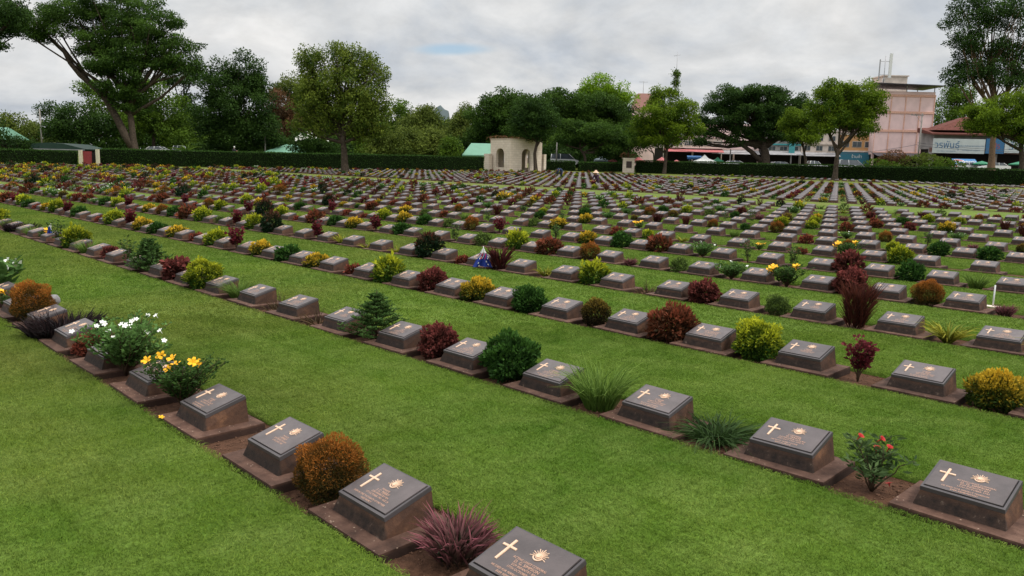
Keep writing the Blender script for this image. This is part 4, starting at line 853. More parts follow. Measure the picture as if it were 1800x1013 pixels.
# shrubs massed behind the street hedge
def bushmass(label, items, q, mat, seed):
    g = np.random.default_rng(seed); b = pt(items[0][0], 290, q); b.z = 1.9; root = empty('shrub', b); PP = []; DD = []; TT = []; k = q/F
    for (u, v, ru, rv) in items:
        n = int(ru*rv*2.2); dv = unit(g.normal(size=(n, 3))); rr = g.uniform(.7, 1.05, n)
        PP.append(dv*rr[:, None]*np.array([ru*k, ru*k, rv*k])+np.array(pt(u, v, q)-b)); DD.append(dv+g.normal(size=(n, 3))*.7); TT.append(np.clip(.4+.3*dv[:, 2]+g.normal(0, .2, n), 0, 1))
    P = np.concatenate(PP); V, Fq = leaves(P, np.concatenate(DD), .3, .17, rng=g); obj('foliage', mesh_np('foliage', V, Fq, mat, tint=np.repeat(np.concatenate(TT), 4)), root)
    mb = MB(); mb.tube([(0, 0, -.1), (0, 0, 1.2)], [.1, .05], 6); mb.build('stem', M_BARK, root); tag(root, label, 'shrub', 'shrubs massed behind the street hedge')
bushmass('orange-red flowering shrub behind the hedge under the pink building', [(1572, 274, 16, 10), (1560, 282, 16, 9), (1585, 280, 12, 8)], 119, TM['rust'], 1)
bushmass('broad dark green shrub left of the orange-red shrub', [(1540, 289, 20, 9), (1560, 292, 20, 8)], 117, TM['mid'], 2)
bushmass('broad olive shrub right of the orange-red shrub', [(1605, 286, 24, 11), (1635, 284, 22, 11), (1625, 278, 16, 8)], 118, TM['olive'], 3)
bushmass('dark green shrub left of the blue shop awning', [(1660, 289, 18, 11), (1680, 293, 16, 9), (1640, 293, 18, 8)], 116, TM['mid'], 4)
bushmass('red bougainvillea behind the pavilion roof', [(880, 244, 22, 4), (910, 245, 22, 4), (930, 250, 10, 7)], 121, TM['rust'], 5)
# ---------------------------------------------------------------- built things
STZ = 1.9                                      # level of the street beyond the hedge
def zt(u, v, q): return float(CZ+q*ray(u, v)[2])
def frame(name, u, q, z=STZ, rz=-YAW, vref=285):
    p = pt(u, vref, q); return empty(name, (p.x, p.y, z), rz)
def mpx(q): return q/F
M_STONE = None
def stone():
    t = MT('cream_stone', .85, .2); g = t.co('Object'); b = t.n('ShaderNodeTexBrick', {'Scale': 1.0, 'Mortar Size': .012, 'Brick Width': .75, 'Row Height': .32, 'Color1': (.66, .56, .47, 1), 'Color2': (.60, .50, .41, 1), 'Mortar': (.42, .34, .27, 1)})
    sx = t.n('ShaderNodeSeparateXYZ'); t.l(g, sx.inputs[0]); sa = t.n('ShaderNodeMath', operation='ADD'); t.l(sx.outputs[0], sa.inputs[0]); t.l(sx.outputs[1], sa.inputs[1]); cx = t.n('ShaderNodeCombineXYZ'); t.l(sa.outputs[0], cx.inputs[0]); t.l(sx.outputs[2], cx.inputs[1]); t.l(cx.outputs[0], b.inputs['Vector'])
    c = t.mix(t.ramp(t.noise(1.1, 6, .7, g, .5), [(.45, (0, 0, 0)), (.78, (.4, .4, .4))]), b.outputs[0], (.36, .29, .23)); t.color(c); return t.m
M_STONE = stone(); M_DARKIN = plain('interior_shade_tone', (.10, .075, .065), .9)  # interior shade of the pavilion is put into the dark ceiling colour
def arch_wall(x0, x1, z0, z1, cx, ww, sill, spring, y0, y1, mb, m=0, nseg=12):
    r = ww/2
    if sill > z0: mb.box(x0, x1, y0, y1, z0, sill, m)
    arc = [(cx-r*math.cos(math.pi*k/nseg), spring+r*math.sin(math.pi*k/nseg)) for k in range(nseg+1)]
    left = [(x0, sill), (cx-r, sill)]+[p for p in arc if p[0] <= cx+1e-6]+[(cx, z1), (x0, z1)]
    right = [(cx+r, sill), (x1, sill), (x1, z1), (cx, z1)]+[p for p in arc if p[0] >= cx-1e-6]
    mb.prism(left, y0, y1, m); mb.prism(right, y0, y1, m)
# pavilion, a corner towards the camera
q0 = 112; th = R(40); pc = pt(896, 298, q0); root = empty('entrance_pavilion', (pc.x, pc.y, gz(pc.x, pc.y)-.05), -YAW+th); zr = root.location.z
S = 6.1; SD = 4.5; H = zt(896, 245, q0)-zr; wt = .45
mb = MB(); arch_wall(0, S, 0, H, S*.5, 1.65, .0, 2.5, 0, wt, mb); mb.build('front_wall', M_STONE, root)
mb = MB(); arch_wall(0, S, 0, H, S*.5, 1.65, .9, 2.5, SD-wt, SD, mb); mb.build('back_wall', M_STONE, root)
for nm, xx in (('side_wall', 0), ('side_wall', S-wt)):
    mb = MB(); arch_wall(wt+.003, SD-wt-.003, 0, H-.004, SD*.5, 1.9, .62, 2.4, 0, wt, mb)
    mb.v = [(xx+y, x, z) for x, y, z in mb.v]; mb.build(nm, M_STONE, root)
MB().box(-.05, S+.05, -.05, SD+.05, H+.002, H+.12).build('coping', plain('weathered_stone_coping', (.42, .34, .27), .9), root)
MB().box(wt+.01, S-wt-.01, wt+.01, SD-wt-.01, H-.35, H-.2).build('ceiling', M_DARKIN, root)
MB().box(-.15, S+.15, -.15, SD+.15, -.3, .06).build('floor_slab', M_STONE, root)
mb = MB(); mb.box(S+.16, S+.62, -.3, 2.0, -.2, zt(955, 271, q0)-zr); mb.box(-.75, -.16, SD-.6, SD+.6, -.2, zt(857, 270, q0)-zr); mb.build('low_flank_wall', M_STONE, root)
tag(root, 'cream stone entrance pavilion with arched openings at the end of the hedge', 'pavilion')
# memorial pillar
q1 = 121; root = frame('memorial_pillar', 1105, q1, gz(*pt(1105, 300, q1)[:2])); z0 = root.location.z; k = mpx(q1)
mb = MB(); mb.box(-.85, .85, -.45, .45, -.3, zt(1105, 280, q1)-z0); mb.build('block', M_STONE, root)
MB().box(-.93, .93, -.52, .52, zt(1105, 280, q1)-z0+.002, zt(1105, 278, q1)-z0).build('cap', M_STONE, root)
MB().box(-.42, .42, -.50, -.452, .75, 1.75).build('plaque', plain('dark_bronze', (.035, .018, .014), .5, .5), root)
tag(root, 'cream stone memorial pillar with a dark plaque between the hedges', 'pillar')
bushmass('red-brown flowers growing above the memorial pillar', [(1098, 274, 7, 5), (1110, 276, 7, 4)], 124, TM['rust'], 6)
# roads and pavement behind the street hedge
M_ASPH = plain('asphalt', (.05, .05, .05), .9, .2, 0, .25, 3); M_PAVE = plain('pavement', (.22, .20, .18), .9, .2, 0, .2, 3)
axr = Vector((RT[0], RT[1], 0)).normalized(); axd = Vector((FW[0], FW[1], 0)).normalized()
def strip(name, q_a, q_b, u_a, u_b, z, mat, label):
    P = [pt(u_a, 285, q_a), pt(u_b, 285, q_a), pt(u_b, 285, q_b), pt(u_a, 285, q_b)]; me = MB().add([(p.x, p.y, z) for p in P], [(0, 1, 2, 3)]).mesh(name, mat); tag(obj(name, me), label, kind='structure')
strip('road', 124, 136, 960, 2300, STZ+.02, M_ASPH, 'asphalt street behind the hedge'); strip('pavement', 136.1, 147, 960, 2300, STZ+.12, M_PAVE, 'pavement before the shophouses')
# ---- buildings
def winmats(c): return plain('glass_dark', (.05, .06, .07), .15, .6)
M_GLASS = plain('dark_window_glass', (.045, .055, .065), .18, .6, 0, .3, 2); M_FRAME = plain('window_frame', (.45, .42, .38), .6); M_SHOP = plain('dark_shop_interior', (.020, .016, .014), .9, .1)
M_PINK = plain('pink_render', (.72, .53, .51), .85, .2, 0, .1, .6); M_PINKB = plain('salmon_band', (.64, .38, .29), .85, .2); M_CREAM = plain('grubby_cream_render', (.56, .48, .42), .9, .2, 0, .2, .7); M_GREY = plain('grey_render', (.28, .26, .25), .9, .2, 0, .25, .7)
M_TEAL = plain('teal_panel', (.05, .25, .27), .6, .3); M_TEALD = plain('blue_green_shutter', (.03, .14, .20), .6, .3); M_TIN = plain('corrugated_tin', (.33, .32, .33), .5, .4, .2, .2, 2); M_BROWNR = plain('red_brown_roof_tiles', (.13, .050, .040), .85, .1, 0, .25, 3)
M_DKROOF = plain('dark_sheet_roof', (.035, .035, .045), .5, .4); M_GREENR = plain('pale_green_metal_roof', (.13, .27, .19), .6, .2, 0, .08, 1); M_WHITE = plain('white_paint', (.62, .62, .60), .6, .3, 0, .06); M_STEEL = plain('galvanised_steel', (.30, .30, .31), .5, .5, .5)
M_ORANGE = plain('orange_render', (.50, .28, .13), .85, .2); M_CONC = plain('grey_concrete_post', (.28, .26, .24), .9, .2, 0, .2, 4); M_BLUE = plain('blue_canvas', (.04, .13, .30), .7, .2); M_GRNC = plain('green_canvas', (.04, .20, .11), .7, .2); M_REDC = plain('faded_red_canvas', (.42, .13, .13), .7, .2)
def building(label, q, u0, u1, vtop, depth, wall, floors=3, cols=3, band=None, shopmat=None, shop_h=3.0, win_w=.55, win_h=.5, awn=None, roof='flat', name='shophouse', cat='shophouse', vref=None, balcony=False):
    um = (u0+u1)/2; root = frame(name, u0, q); Wd = (u1-u0)*mpx(q); Ht = zt(um, vtop, q)-STZ
    MB().box(0, Wd, 0, depth, shop_h, Ht).build('wall', wall, root)
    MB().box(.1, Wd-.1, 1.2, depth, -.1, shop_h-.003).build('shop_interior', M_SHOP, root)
    mb = MB(); n = max(1, int(Wd/4)); [mb.box(Wd*i/n-(.15 if i else 0), Wd*i/n+(.15 if i < n else 0), 0, .3, -.1, shop_h-.003) for i in range(n+1)]; mb.build('pillars', wall, root)
    if shopmat: MB().box(.35, Wd*.62, .5, .6, 0, shop_h*.72).build('roller_shutter', shopmat, root)
    fh = (Ht-shop_h-.4)/max(1, floors-1)
    for f in range(floors-1):
        z0 = shop_h+f*fh
        if band: MB().box(-.08, Wd+.08, -.28, -.003, z0-.12, z0+.16).build('floor_band', band, root)
        for c in range(cols):
            x = Wd*(c+.5)/cols; w2 = Wd/cols*win_w/2; fr = MB().box(x-w2-.06, x+w2+.06, -.07, -.004, z0+fh*.28, z0+fh*(.28+win_h)+.1).build('window', M_FRAME, root)
            MB().box(x-w2, x-.03, -.095, -.072, z0+fh*.28+.08, z0+fh*(.28+win_h)).box(x+.03, x+w2, -.095, -.072, z0+fh*.28+.08, z0+fh*(.28+win_h)).build('pane', M_GLASS, fr)
        if balcony:
            mb = MB().box(0, Wd, -1.0, -.3, z0-.10, z0+.02); mb.box(0, Wd, -1.0, -.95, z0+.85, z0+.92); [mb.box(Wd*i/16-.02, Wd*i/16+.02, -.99, -.96, z0+.02, z0+.85) for i in range(17)]; mb.build('balcony', wall, root)
    MB().box(-.12, Wd+.12, -.15, depth+.1, Ht+.002, Ht+.35).build('parapet', band or wall, root)
    if awn:
        m, za, pr = awn; MB().hexa([(.1, -pr, za-.7), (Wd-.1, -pr, za-.7), (Wd-.1, -.29, za), (.1, -.29, za), (.1, -pr, za-.64), (Wd-.1, -pr, za-.64), (Wd-.1, -.29, za+.06), (.1, -.29, za+.06)]).build('awning', m, root)
    tag(root, label, cat); return root, Wd, Ht
qb = 150
building('long grubby cream shophouse left of the immense dark rain tree', qb, 1165, 1268, 243, 10, M_CREAM, 2, 6, M_PINK, None, 3.6, .75, .55, (M_REDC, 3.5, 2.0), balcony=True)
building('plain pinkish gable-walled block behind the leaning limbs of the dark rain tree', qb+2, 1246, 1332, 222, 12, M_PINK, 2, 1, None, None, 3.4, .12, .15, (M_TIN, 3.3, 1.6))
building('grey two-storey shophouse right of the dark rain tree trunk', qb, 1345, 1405, 236, 10, M_GREY, 3, 3, M_TEAL, None, 3.0, .6, .5, (M_TIN, 3.3, 2.4))
building('grey shophouse with a teal upright panel behind the smaller lawn tree', qb, 1406, 1470, 232, 10, M_CREAM, 3, 3, M_CREAM, None, 3.0, .5, .5, (M_TIN, 3.2, 2.2))
rt_, Wd, Ht = building('two-storey orange and cream shop with blue-green shutters beside the pink building', qb, 1471, 1536, 238, 10, M_ORANGE, 2, 3, M_CREAM, M_TEALD, 3.6, .7, .4, None)
MB().box(.3, Wd-.3, -.34, -.3, 1.2, 3.4).build('blue_panel', M_TEALD, rt_)
# market sign strip over the shutter
o = text_mesh('ร้านค้า', .8); o.materials.append(M_WHITE); s_ = obj('sign_lettering', o, rt_, (Wd*.5, -.36, 2.6)); s_.rotation_euler = (R(90), 0, 0)
tp = frame('sign_panel', 1390, qb-1.3); MB().box(-.55, .55, -.1, 0, zt(1393, 272, qb)-STZ, zt(1393, 248, qb)-STZ).build('board', M_TEAL, tp); MB().box(-.1, .1, .0, .3, 0, zt(1393, 248, qb)-STZ-.2).build('post', M_STEEL, tp); tag(tp, 'tall teal upright shop sign right of the dark rain tree trunk', 'sign')
# pink four-storey building
root, Wd, Ht = (None,)*3
u0, u1 = 1532, 1632; root = frame('apartment_building', u0, 148); Wd = (u1-u0)*mpx(148); Ht = zt(1585, 163, 148)-STZ
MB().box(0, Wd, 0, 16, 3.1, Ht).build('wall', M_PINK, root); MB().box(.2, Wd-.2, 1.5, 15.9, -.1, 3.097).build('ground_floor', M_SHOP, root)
mb = MB(); [mb.box(x, x+.35, .1, .5, -.1, 3.09) for x in (0, Wd*.48, Wd-.35)]; mb.build('pillar', M_PINK, root)
for z in (3.15, zt(1585, 233, 148)-STZ, zt(1585, 201, 148)-STZ, zt(1585, 172, 148)-STZ): MB().box(-.02, Wd+.12, -.12, -.003, z, z+.42).build('floor_band', M_PINKB, root)
for i in range(5): MB().box(Wd*i/4-(.09 if i else -.0), Wd*i/4+.09, -.07, -.004, 3.6, Ht-.7).build('pilaster', M_PINKB, root)
MB().box(Wd+.003, Wd+.10, .3, 15, 3.3, Ht-.5).build('side_trim', M_PINKB, root)
MB().hexa([(-1.2, -1.6, Ht+1.25), (Wd+1.1, -1.6, Ht+.95), (Wd+1.1, 7, Ht+.95), (-1.2, 7, Ht+1.25), (-1.2, -1.6, Ht+1.38), (Wd+1.1, -1.6, Ht+1.08), (Wd+1.1, 7, Ht+1.08), (-1.2, 7, Ht+1.38)]).build('roof_canopy', M_DKROOF, root)
for x, y in ((.1, .1), (Wd*.5, .1), (Wd-.2, .1), (.1, 6.5), (Wd-.2, 6.5)): MB().box(x, x+.12, y, y+.12, Ht, Ht+1.1).build('canopy_post', M_STEEL, root)
MB().box(Wd*.42, Wd*.85, 8, 13, Ht+.003, zt(1600, 138, 156)-STZ).build('penthouse', M_CREAM, root); MB().box(Wd*.40, Wd*.87, 7.8, 13.2, zt(1600, 138, 156)-STZ+.002, zt(1600, 136, 156)-STZ).build('penthouse_roof', M_CREAM, root)
MB().hexa([(-.3, -3.0, 2.7), (Wd-.5, -3.0, 2.7), (Wd-.5, -.13, 3.35), (-.3, -.13, 3.35), (-.3, -3.0, 2.78), (Wd-.5, -3.0, 2.78), (Wd-.5, -.13, 3.43), (-.3, -.13, 3.43)]).build('awning', M_DKROOF, root)
tag(root, 'pink four-storey building with a dark canopy and rooftop room', 'building')
# telecom mast on the pink roof
root = frame('telecom_mast', 1540, 153, Ht+STZ); h = zt(1540, 102, 153)-Ht-STZ
mb = MB(); mb.tube([(0, 0, 0), (0, 0, h)], .07, 6); mb.tube([(-1.0, 0, 0), (0, 0, h*.45)], .04, 5); mb.tube([(1.0, 0, 0), (0, 0, h*.45)], .04, 5); mb.tube([(0, 1.0, 0), (0, 0, h*.45)], .04, 5)
for z in (.5, .85): mb.tube([(-1.0, 0, h*z), (1.0, 0, h*z)], .04, 5)
mb.build('mast', M_STEEL, root); MB().box(.75, 1.25, -.25, .05, h*.42, h*1.06).build('antenna', M_WHITE, root); MB().box(-1.08, -.92, -.12, .05, h*.35, h*.9).build('antenna', M_STEEL, root)
tag(root, 'telecom mast with a tall white antenna on the pink building', 'mast')
# pink building far left of it with trapezoid roof tower
root = frame('tower_building', 1106, 190); k = mpx(190); zb_ = zt(1120, 226, 190)-STZ; z1 = zt(1125, 195, 190)-STZ; z2 = zt(1125, 165, 190)-STZ
MB().box(-1, 6.5, 0, 8, 0, zb_+2).build('wall', M_PINK, root); MB().box(-1.3, 6.8, -.5, 8.3, zb_+.6, zb_+1.0).build('cornice', M_WHITE, root); MB().box(.8, 5.6, .6, 7, zb_+2.002, z1).build('upper_storey', M_PINK, root)
a = .3; MB().hexa([(.6, .4, z1+.002), (5.8, .4, z1+.002), (5.8, 7.2, z1+.002), (.6, 7.2, z1+.002), (1.7, 1.6, z2), (4.7, 1.6, z2), (4.7, 6, z2), (1.7, 6, z2)]).build('roof', plain('dusty_pink_roof', (.33, .17, .145), .85), root)
for x in (.0, 2.2, 4.4): w_ = MB().box(x, x+1.2, -.06, -.003, zb_-2.2, zb_-.4).build('window', M_GLASS, root)
mb = MB().tube([(3.2, 3.8, z2), (3.2, 3.8, z2+3.2)], .05, 5); mb.tube([(2.2, 3.8, z2+2.9), (4.2, 3.8, z2+2.9)], .04, 5); [mb.tube([(x, 3.4, z2+2.9), (x, 4.2, z2+2.9)], .03, 4) for x in (2.3, 2.8, 3.4, 4.0)]; mb.build('aerial', M_STEEL, root)
tag(root, 'pinkish tower building with a sloping mansard roof behind the trees', 'building')
# vine-clad radio mast
root = frame('radio_mast', 1181, 165); h = zt(1181, 95, 165)-STZ; hv = zt(1181, 128, 165)-STZ
mb = MB().tube([(0, 0, hv-3), (0, 0, h)], [.06, .035], 6); mb.tube([(-.7, 0, h-.9), (.7, 0, h-.6)], .03, 4)
for a in range(3): mb.tube([(.45*math.cos(a*2.09), .45*math.sin(a*2.09), 0), (.3*math.cos(a*2.09), .3*math.sin(a*2.09), hv)], .05, 5)
for z in range(0, int(hv), 1):
    for a in range(3): mb.tube([(.4*math.cos(a*2.09), .4*math.sin(a*2.09), z), (.4*math.cos(a*2.09+2.09), .4*math.sin(a*2.09+2.09), z+1)], .025, 4)
mb.build('lattice', M_STEEL, root); g = np.random.default_rng(4); n = 900; P = g.normal(size=(n, 3))*np.array([.38, .38, .0]); P[:, 2] = hv+g.choice([-.6, -2.4], n)+g.normal(0, .42, n)
V, Fq = leaves(P, g.normal(size=(n, 3)), .35, .2, rng=g); obj('vine', mesh_np('vine', V, Fq, TM['mid'], tint=np.repeat(g.random(n), 4)), root)
tag(root, 'slim radio mast with a clump of vine near its top', 'mast')
# brown-roofed house with signs
qh = 138; root = frame('shop_house', 1634, qh); k = mpx(qh); Wd = (1860-1632)*k; za = zt(1640, 270, qh)-STZ; zs = zt(1650, 243, qh)-STZ; ze = zt(1650, 233, qh)-STZ; zr_ = zt(1695, 205, qh)-STZ
MB().box(.3, Wd, 0, 4.5, za+.8, ze).build('wall', M_GREY, root); MB().box(.5, Wd, 1.5, 4.5, -.1, za+.8).build('shop_interior', M_SHOP, root); MB().box(.3, .7, .1, 1.4, -.1, za+.797).box(Wd*.5, Wd*.5+.4, .1, .6, -.1, za+.797).build('pillar', M_GREY, root)
MB().hexa([(-.3, -1.0, za+.25), (Wd, -1.0, za+.05), (Wd, -.02, za+.05), (-.3, -.02, za+.25), (-.3, -1.0, za+.95), (Wd, -1.0, za+.75), (Wd, -.02, za+.79), (-.3, -.02, za+.99)]).build('fascia', plain('brown_fascia', (.14, .075, .06), .8), root)
MB().hexa([(-.7, -1.3, ze-.5), (Wd, -1.3, ze-.5), (Wd, 4, ze+.1), (-.7, 4, ze+.1), (-.7, -1.3, ze-.25), (Wd, -1.3, ze-.25), (Wd, 4, ze+.9), (-.7, 4, ze+.9)]).build('lower_roof', M_BROWNR, root)
xr = (1700-1632)*k; MB().add([(0, -.6, ze+.35), (2*xr+1, -.6, ze+.35), (2*xr+1, 5.5, ze+.35), (0, 5.5, ze+.35), (xr-.2, 2.2, zr_), (xr+2.2, 2.2, zr_), (xr+2.2, 3.2, zr_), (xr-.2, 3.2, zr_)], [(0, 1, 5, 4), (1, 2, 6, 5), (2, 3, 7, 6), (3, 0, 4, 7), (4, 5, 6, 7), (0, 3, 2, 1)]).build('roof', M_BROWNR, root)
tag(root, 'brown-tiled shop house with sign boards at the right edge', 'shop house')
def board(label, u0, u1, v0, v1, q, mat, texts, name='shop_sign'):
    r_ = frame(name, u0, q); w_ = (u1-u0)*mpx(q); za, zb = zt(u0, v1, q)-STZ, zt(u0, v0, q)-STZ; MB().box(0, w_, 0, .12, za, zb).build('board', mat, r_)
    mb = MB(); mb.box(.3, .4, .125, 1.0, za+.2, za+.3).box(w_-.4, w_-.3, .125, 1.0, za+.2, za+.3); mb.build('bracket', M_STEEL, r_)
    for (body, x, z, sz, m) in texts:
        me = text_mesh(body, sz*(zb-za)); me.materials.append(m); o = obj('lettering', me, r_, (x*w_, -.012, za+z*(zb-za))); o.rotation_euler = (R(90), 0, 0)
    tag(r_, label, 'sign'); return r_
M_SIGN = plain('pale_sign_board', (.46, .50, .50), .6, .2, 0, .08, 1); M_SBLUE = plain('sign_blue', (.04, .13, .26), .6, .2); M_SRED = plain('sign_red', (.30, .06, .06), .6, .2)
board('white sign board with large blue Thai lettering on the brown-roofed house', 1637, 1728, 243.5, 269, qh-1.6, M_SIGN, [('วรพันธุ์', .27, .55, .62, M_SBLUE), ('ศูนย์รวมสินค้าและอุปกรณ์ครบวงจร', .74, .52, .13, M_SBLUE), ('โทร. 034-511-222  เปิดทุกวัน', .27, .14, .11, M_SBLUE), ('จำหน่ายปลีก-ส่ง ราคาโรงงาน', .74, .22, .11, M_SBLUE)])
board('blue sign board with a reddish figure right of the Thai sign', 1730, 1762, 244, 270, qh-1.6, M_SBLUE, [('โปร', .5, .5, .5, M_SRED)])
board('white sign board with dark blue letters at the right picture edge', 1763, 1840, 243, 269, qh-1.6, M_SIGN, [('รับ', .22, .45, .75, M_SBLUE), ('ซื้อ', .62, .45, .75, M_SBLUE)])
def canopy(label, u, v0, v1, hw, q, mat, kind, name, cat, group=None):
    r_ = frame(name, u, q); w_ = hw*mpx(q); za, zb = zt(u, v1, q)-STZ, zt(u, v0, q)-STZ; mb = MB(); 
    if kind == 'tent':
        n = 4; P = [(-w_, -w_, za), (w_, -w_, za), (w_, w_, za), (-w_, w_, za)]; Q = [(x*.35, y*.35, za+(zb-za)*.45) for x, y, _ in P]; mb.add(P+Q+[(0, 0, zb)], [(0, 1, 5, 4), (1, 2, 6, 5), (2, 3, 7, 6), (3, 0, 4, 7), (4, 5, 8), (5, 6, 8), (6, 7, 8), (7, 4, 8)])
        mb.add([(x, y, za) for x, y, _ in P]+[(x, y, za-.25) for x, y, _ in P], [(0, 1, 5, 4), (1, 2, 6, 5), (2, 3, 7, 6), (3, 0, 4, 7)])
        for x, y, _ in P: MB().tube([(x*.97, y*.97, 0), (x*.97, y*.97, za)], .03, 5).build('leg', M_STEEL, r_)
    else:
        n = 8; mb.add([(w_*math.cos(i*math.pi/4), w_*math.sin(i*math.pi/4), za) for i in range(8)]+[(0, 0, zb)], [(i, (i+1) % 8, 8) for i in range(8)])
        mb.add([(w_*math.cos(i*math.pi/4), w_*math.sin(i*math.pi/4), za) for i in range(8)]+[(w_*math.cos(i*math.pi/4), w_*math.sin(i*math.pi/4), za-.15) for i in range(8)], [(i, (i+1) % 8, (i+1) % 8+8, i+8) for i in range(8)])
        MB().tube([(0, 0, 0), (0, 0, zb-.02)], .035, 6).build('pole', M_STEEL, r_)
    mb.build('canopy', mat, r_); tag(r_, label, cat, group)
M_PALE = plain('pale_blue_canvas', (.38, .46, .50), .7)
UG = 'market umbrellas behind the hedge'
canopy('faded red market umbrella left of the white tent row, under the feathery tree', 1122, 276, 283, 12, 131, M_REDC, 'u', 'market_umbrella', 'umbrella', UG)
canopy('faded red market umbrella right of the feathery lawn tree', 1163, 276, 284, 12, 131, M_REDC, 'u', 'market_umbrella', 'umbrella', UG)
canopy('small pink market umbrella nearest the blue awning', 1189, 281, 285, 8, 131, M_REDC, 'u', 'market_umbrella', 'umbrella', UG)
canopy('small pinkish umbrella right of the pale blue tent', 1077, 278, 283, 8, 131, M_REDC, 'u', 'market_umbrella', 'umbrella', UG)
canopy('white peaked market tent under the dark rain tree limbs', 1238, 272, 284, 17, 131, M_WHITE, 'tent', 'market_tent', 'tent')
canopy('small green peaked tent right of the white tent', 1261, 276, 283, 9, 133, M_GRNC, 'tent', 'market_tent', 'tent')
canopy('pale blue peaked tent right of the pavilion', 1056, 272, 281, 11, 131, M_PALE, 'tent', 'market_tent', 'tent')
canopy('green parasol before the shop under the blue awning', 1726, 283, 288, 15, 127, M_GRNC, 'u', 'parasol', 'parasol')
canopy('green parasol at the right picture edge behind the cars', 1792, 284, 289, 17, 127, M_GRNC, 'u', 'parasol', 'parasol')
def awning(label, u0, u1, v0, v1, q, mat, out=1.6, extra=None):
    r_ = frame('awning', u0, q); w_ = (u1-u0)*mpx(q); za, zb = zt(u0, v1, q)-STZ, zt(u0, v0, q)-STZ
    MB().hexa([(-.25, -out, za+.3), (w_-.25, -out, za+.3), (w_, 0, zb), (0, 0, zb), (-.25, -out, za+.34), (w_-.25, -out, za+.34), (w_, 0, zb+.04), (0, 0, zb+.04)]).build('canvas', mat, r_)
    MB().box(-.25, w_-.25, -out-.02, -out+.01, za, za+.3).build('valance', mat, r_)
    for x in (.1, w_-.4): MB().tube([(x, -out+.1, 0), (x, -out+.1, za+.3)], .03, 5).build('post', M_STEEL, r_)
    if extra: extra(r_, w_, za, zb, out)
    tag(r_, label, 'awning')
awning('blue shop awning left of the white market tent', 1207, 1232, 274, 280, 140, M_BLUE)
def logo(r_, w_, za, zb, out):                 # tilted roundel and word on the canvas, as on the real awning
    sl = math.atan2(zb-za-.3, out); nx = Vector((0, -math.sin(sl), math.cos(sl))); up_ = Vector((0, math.cos(sl), math.sin(sl))); ln = math.hypot(zb-za-.3, out)
    C = Vector((w_*.20, -out*.5, (za+.3+zb)/2+.04))+nx*.03; rr = ln*.34; top = []; bot = []; n = 16
    for i in range(n+1):
        a = -.35+math.pi*i/n; top.append((math.cos(a)*rr*1.3, math.sin(a)*rr))
        bot.append((math.cos(a+math.pi)*rr*1.3, math.sin(a+math.pi)*rr))
    def lay(pts, m, off): mb = MB(); mb.add([C+Vector((x, 0, 0))+up_*y+nx*off for x, y in pts], [tuple(range(len(pts)))]); mb.build('roundel', m, r_)
    lay([(math.cos(2*math.pi*i/24)*rr*1.45, math.sin(2*math.pi*i/24)*rr*1.12) for i in range(24)], M_WHITE, 0)
    lay([p for p in top], M_SRED, .01); lay([p for p in bot], M_SBLUE, .01)
    lay([(-rr*1.3, .05*rr), (-.3*rr, .28*rr), (.5*rr, .1*rr), (1.3*rr, .3*rr), (1.3*rr, -.05*rr), (.4*rr, -.25*rr), (-.3*rr, -.05*rr), (-1.3*rr, -.3*rr)], M_WHITE, .02)
    me = text_mesh('pepsi', ln*.55); me.materials.append(M_WHITE); o = obj('lettering', me, r_, C+Vector((w_*.42, 0, 0))+nx*.01); o.rotation_euler = (sl, 0, 0)
awning('blue drinks awning with a round red white and blue emblem', 1672, 1713, 279.5, 292, 132, plain('bright_blue_canvas', (.05, .17, .36), .7), 1.8, logo)
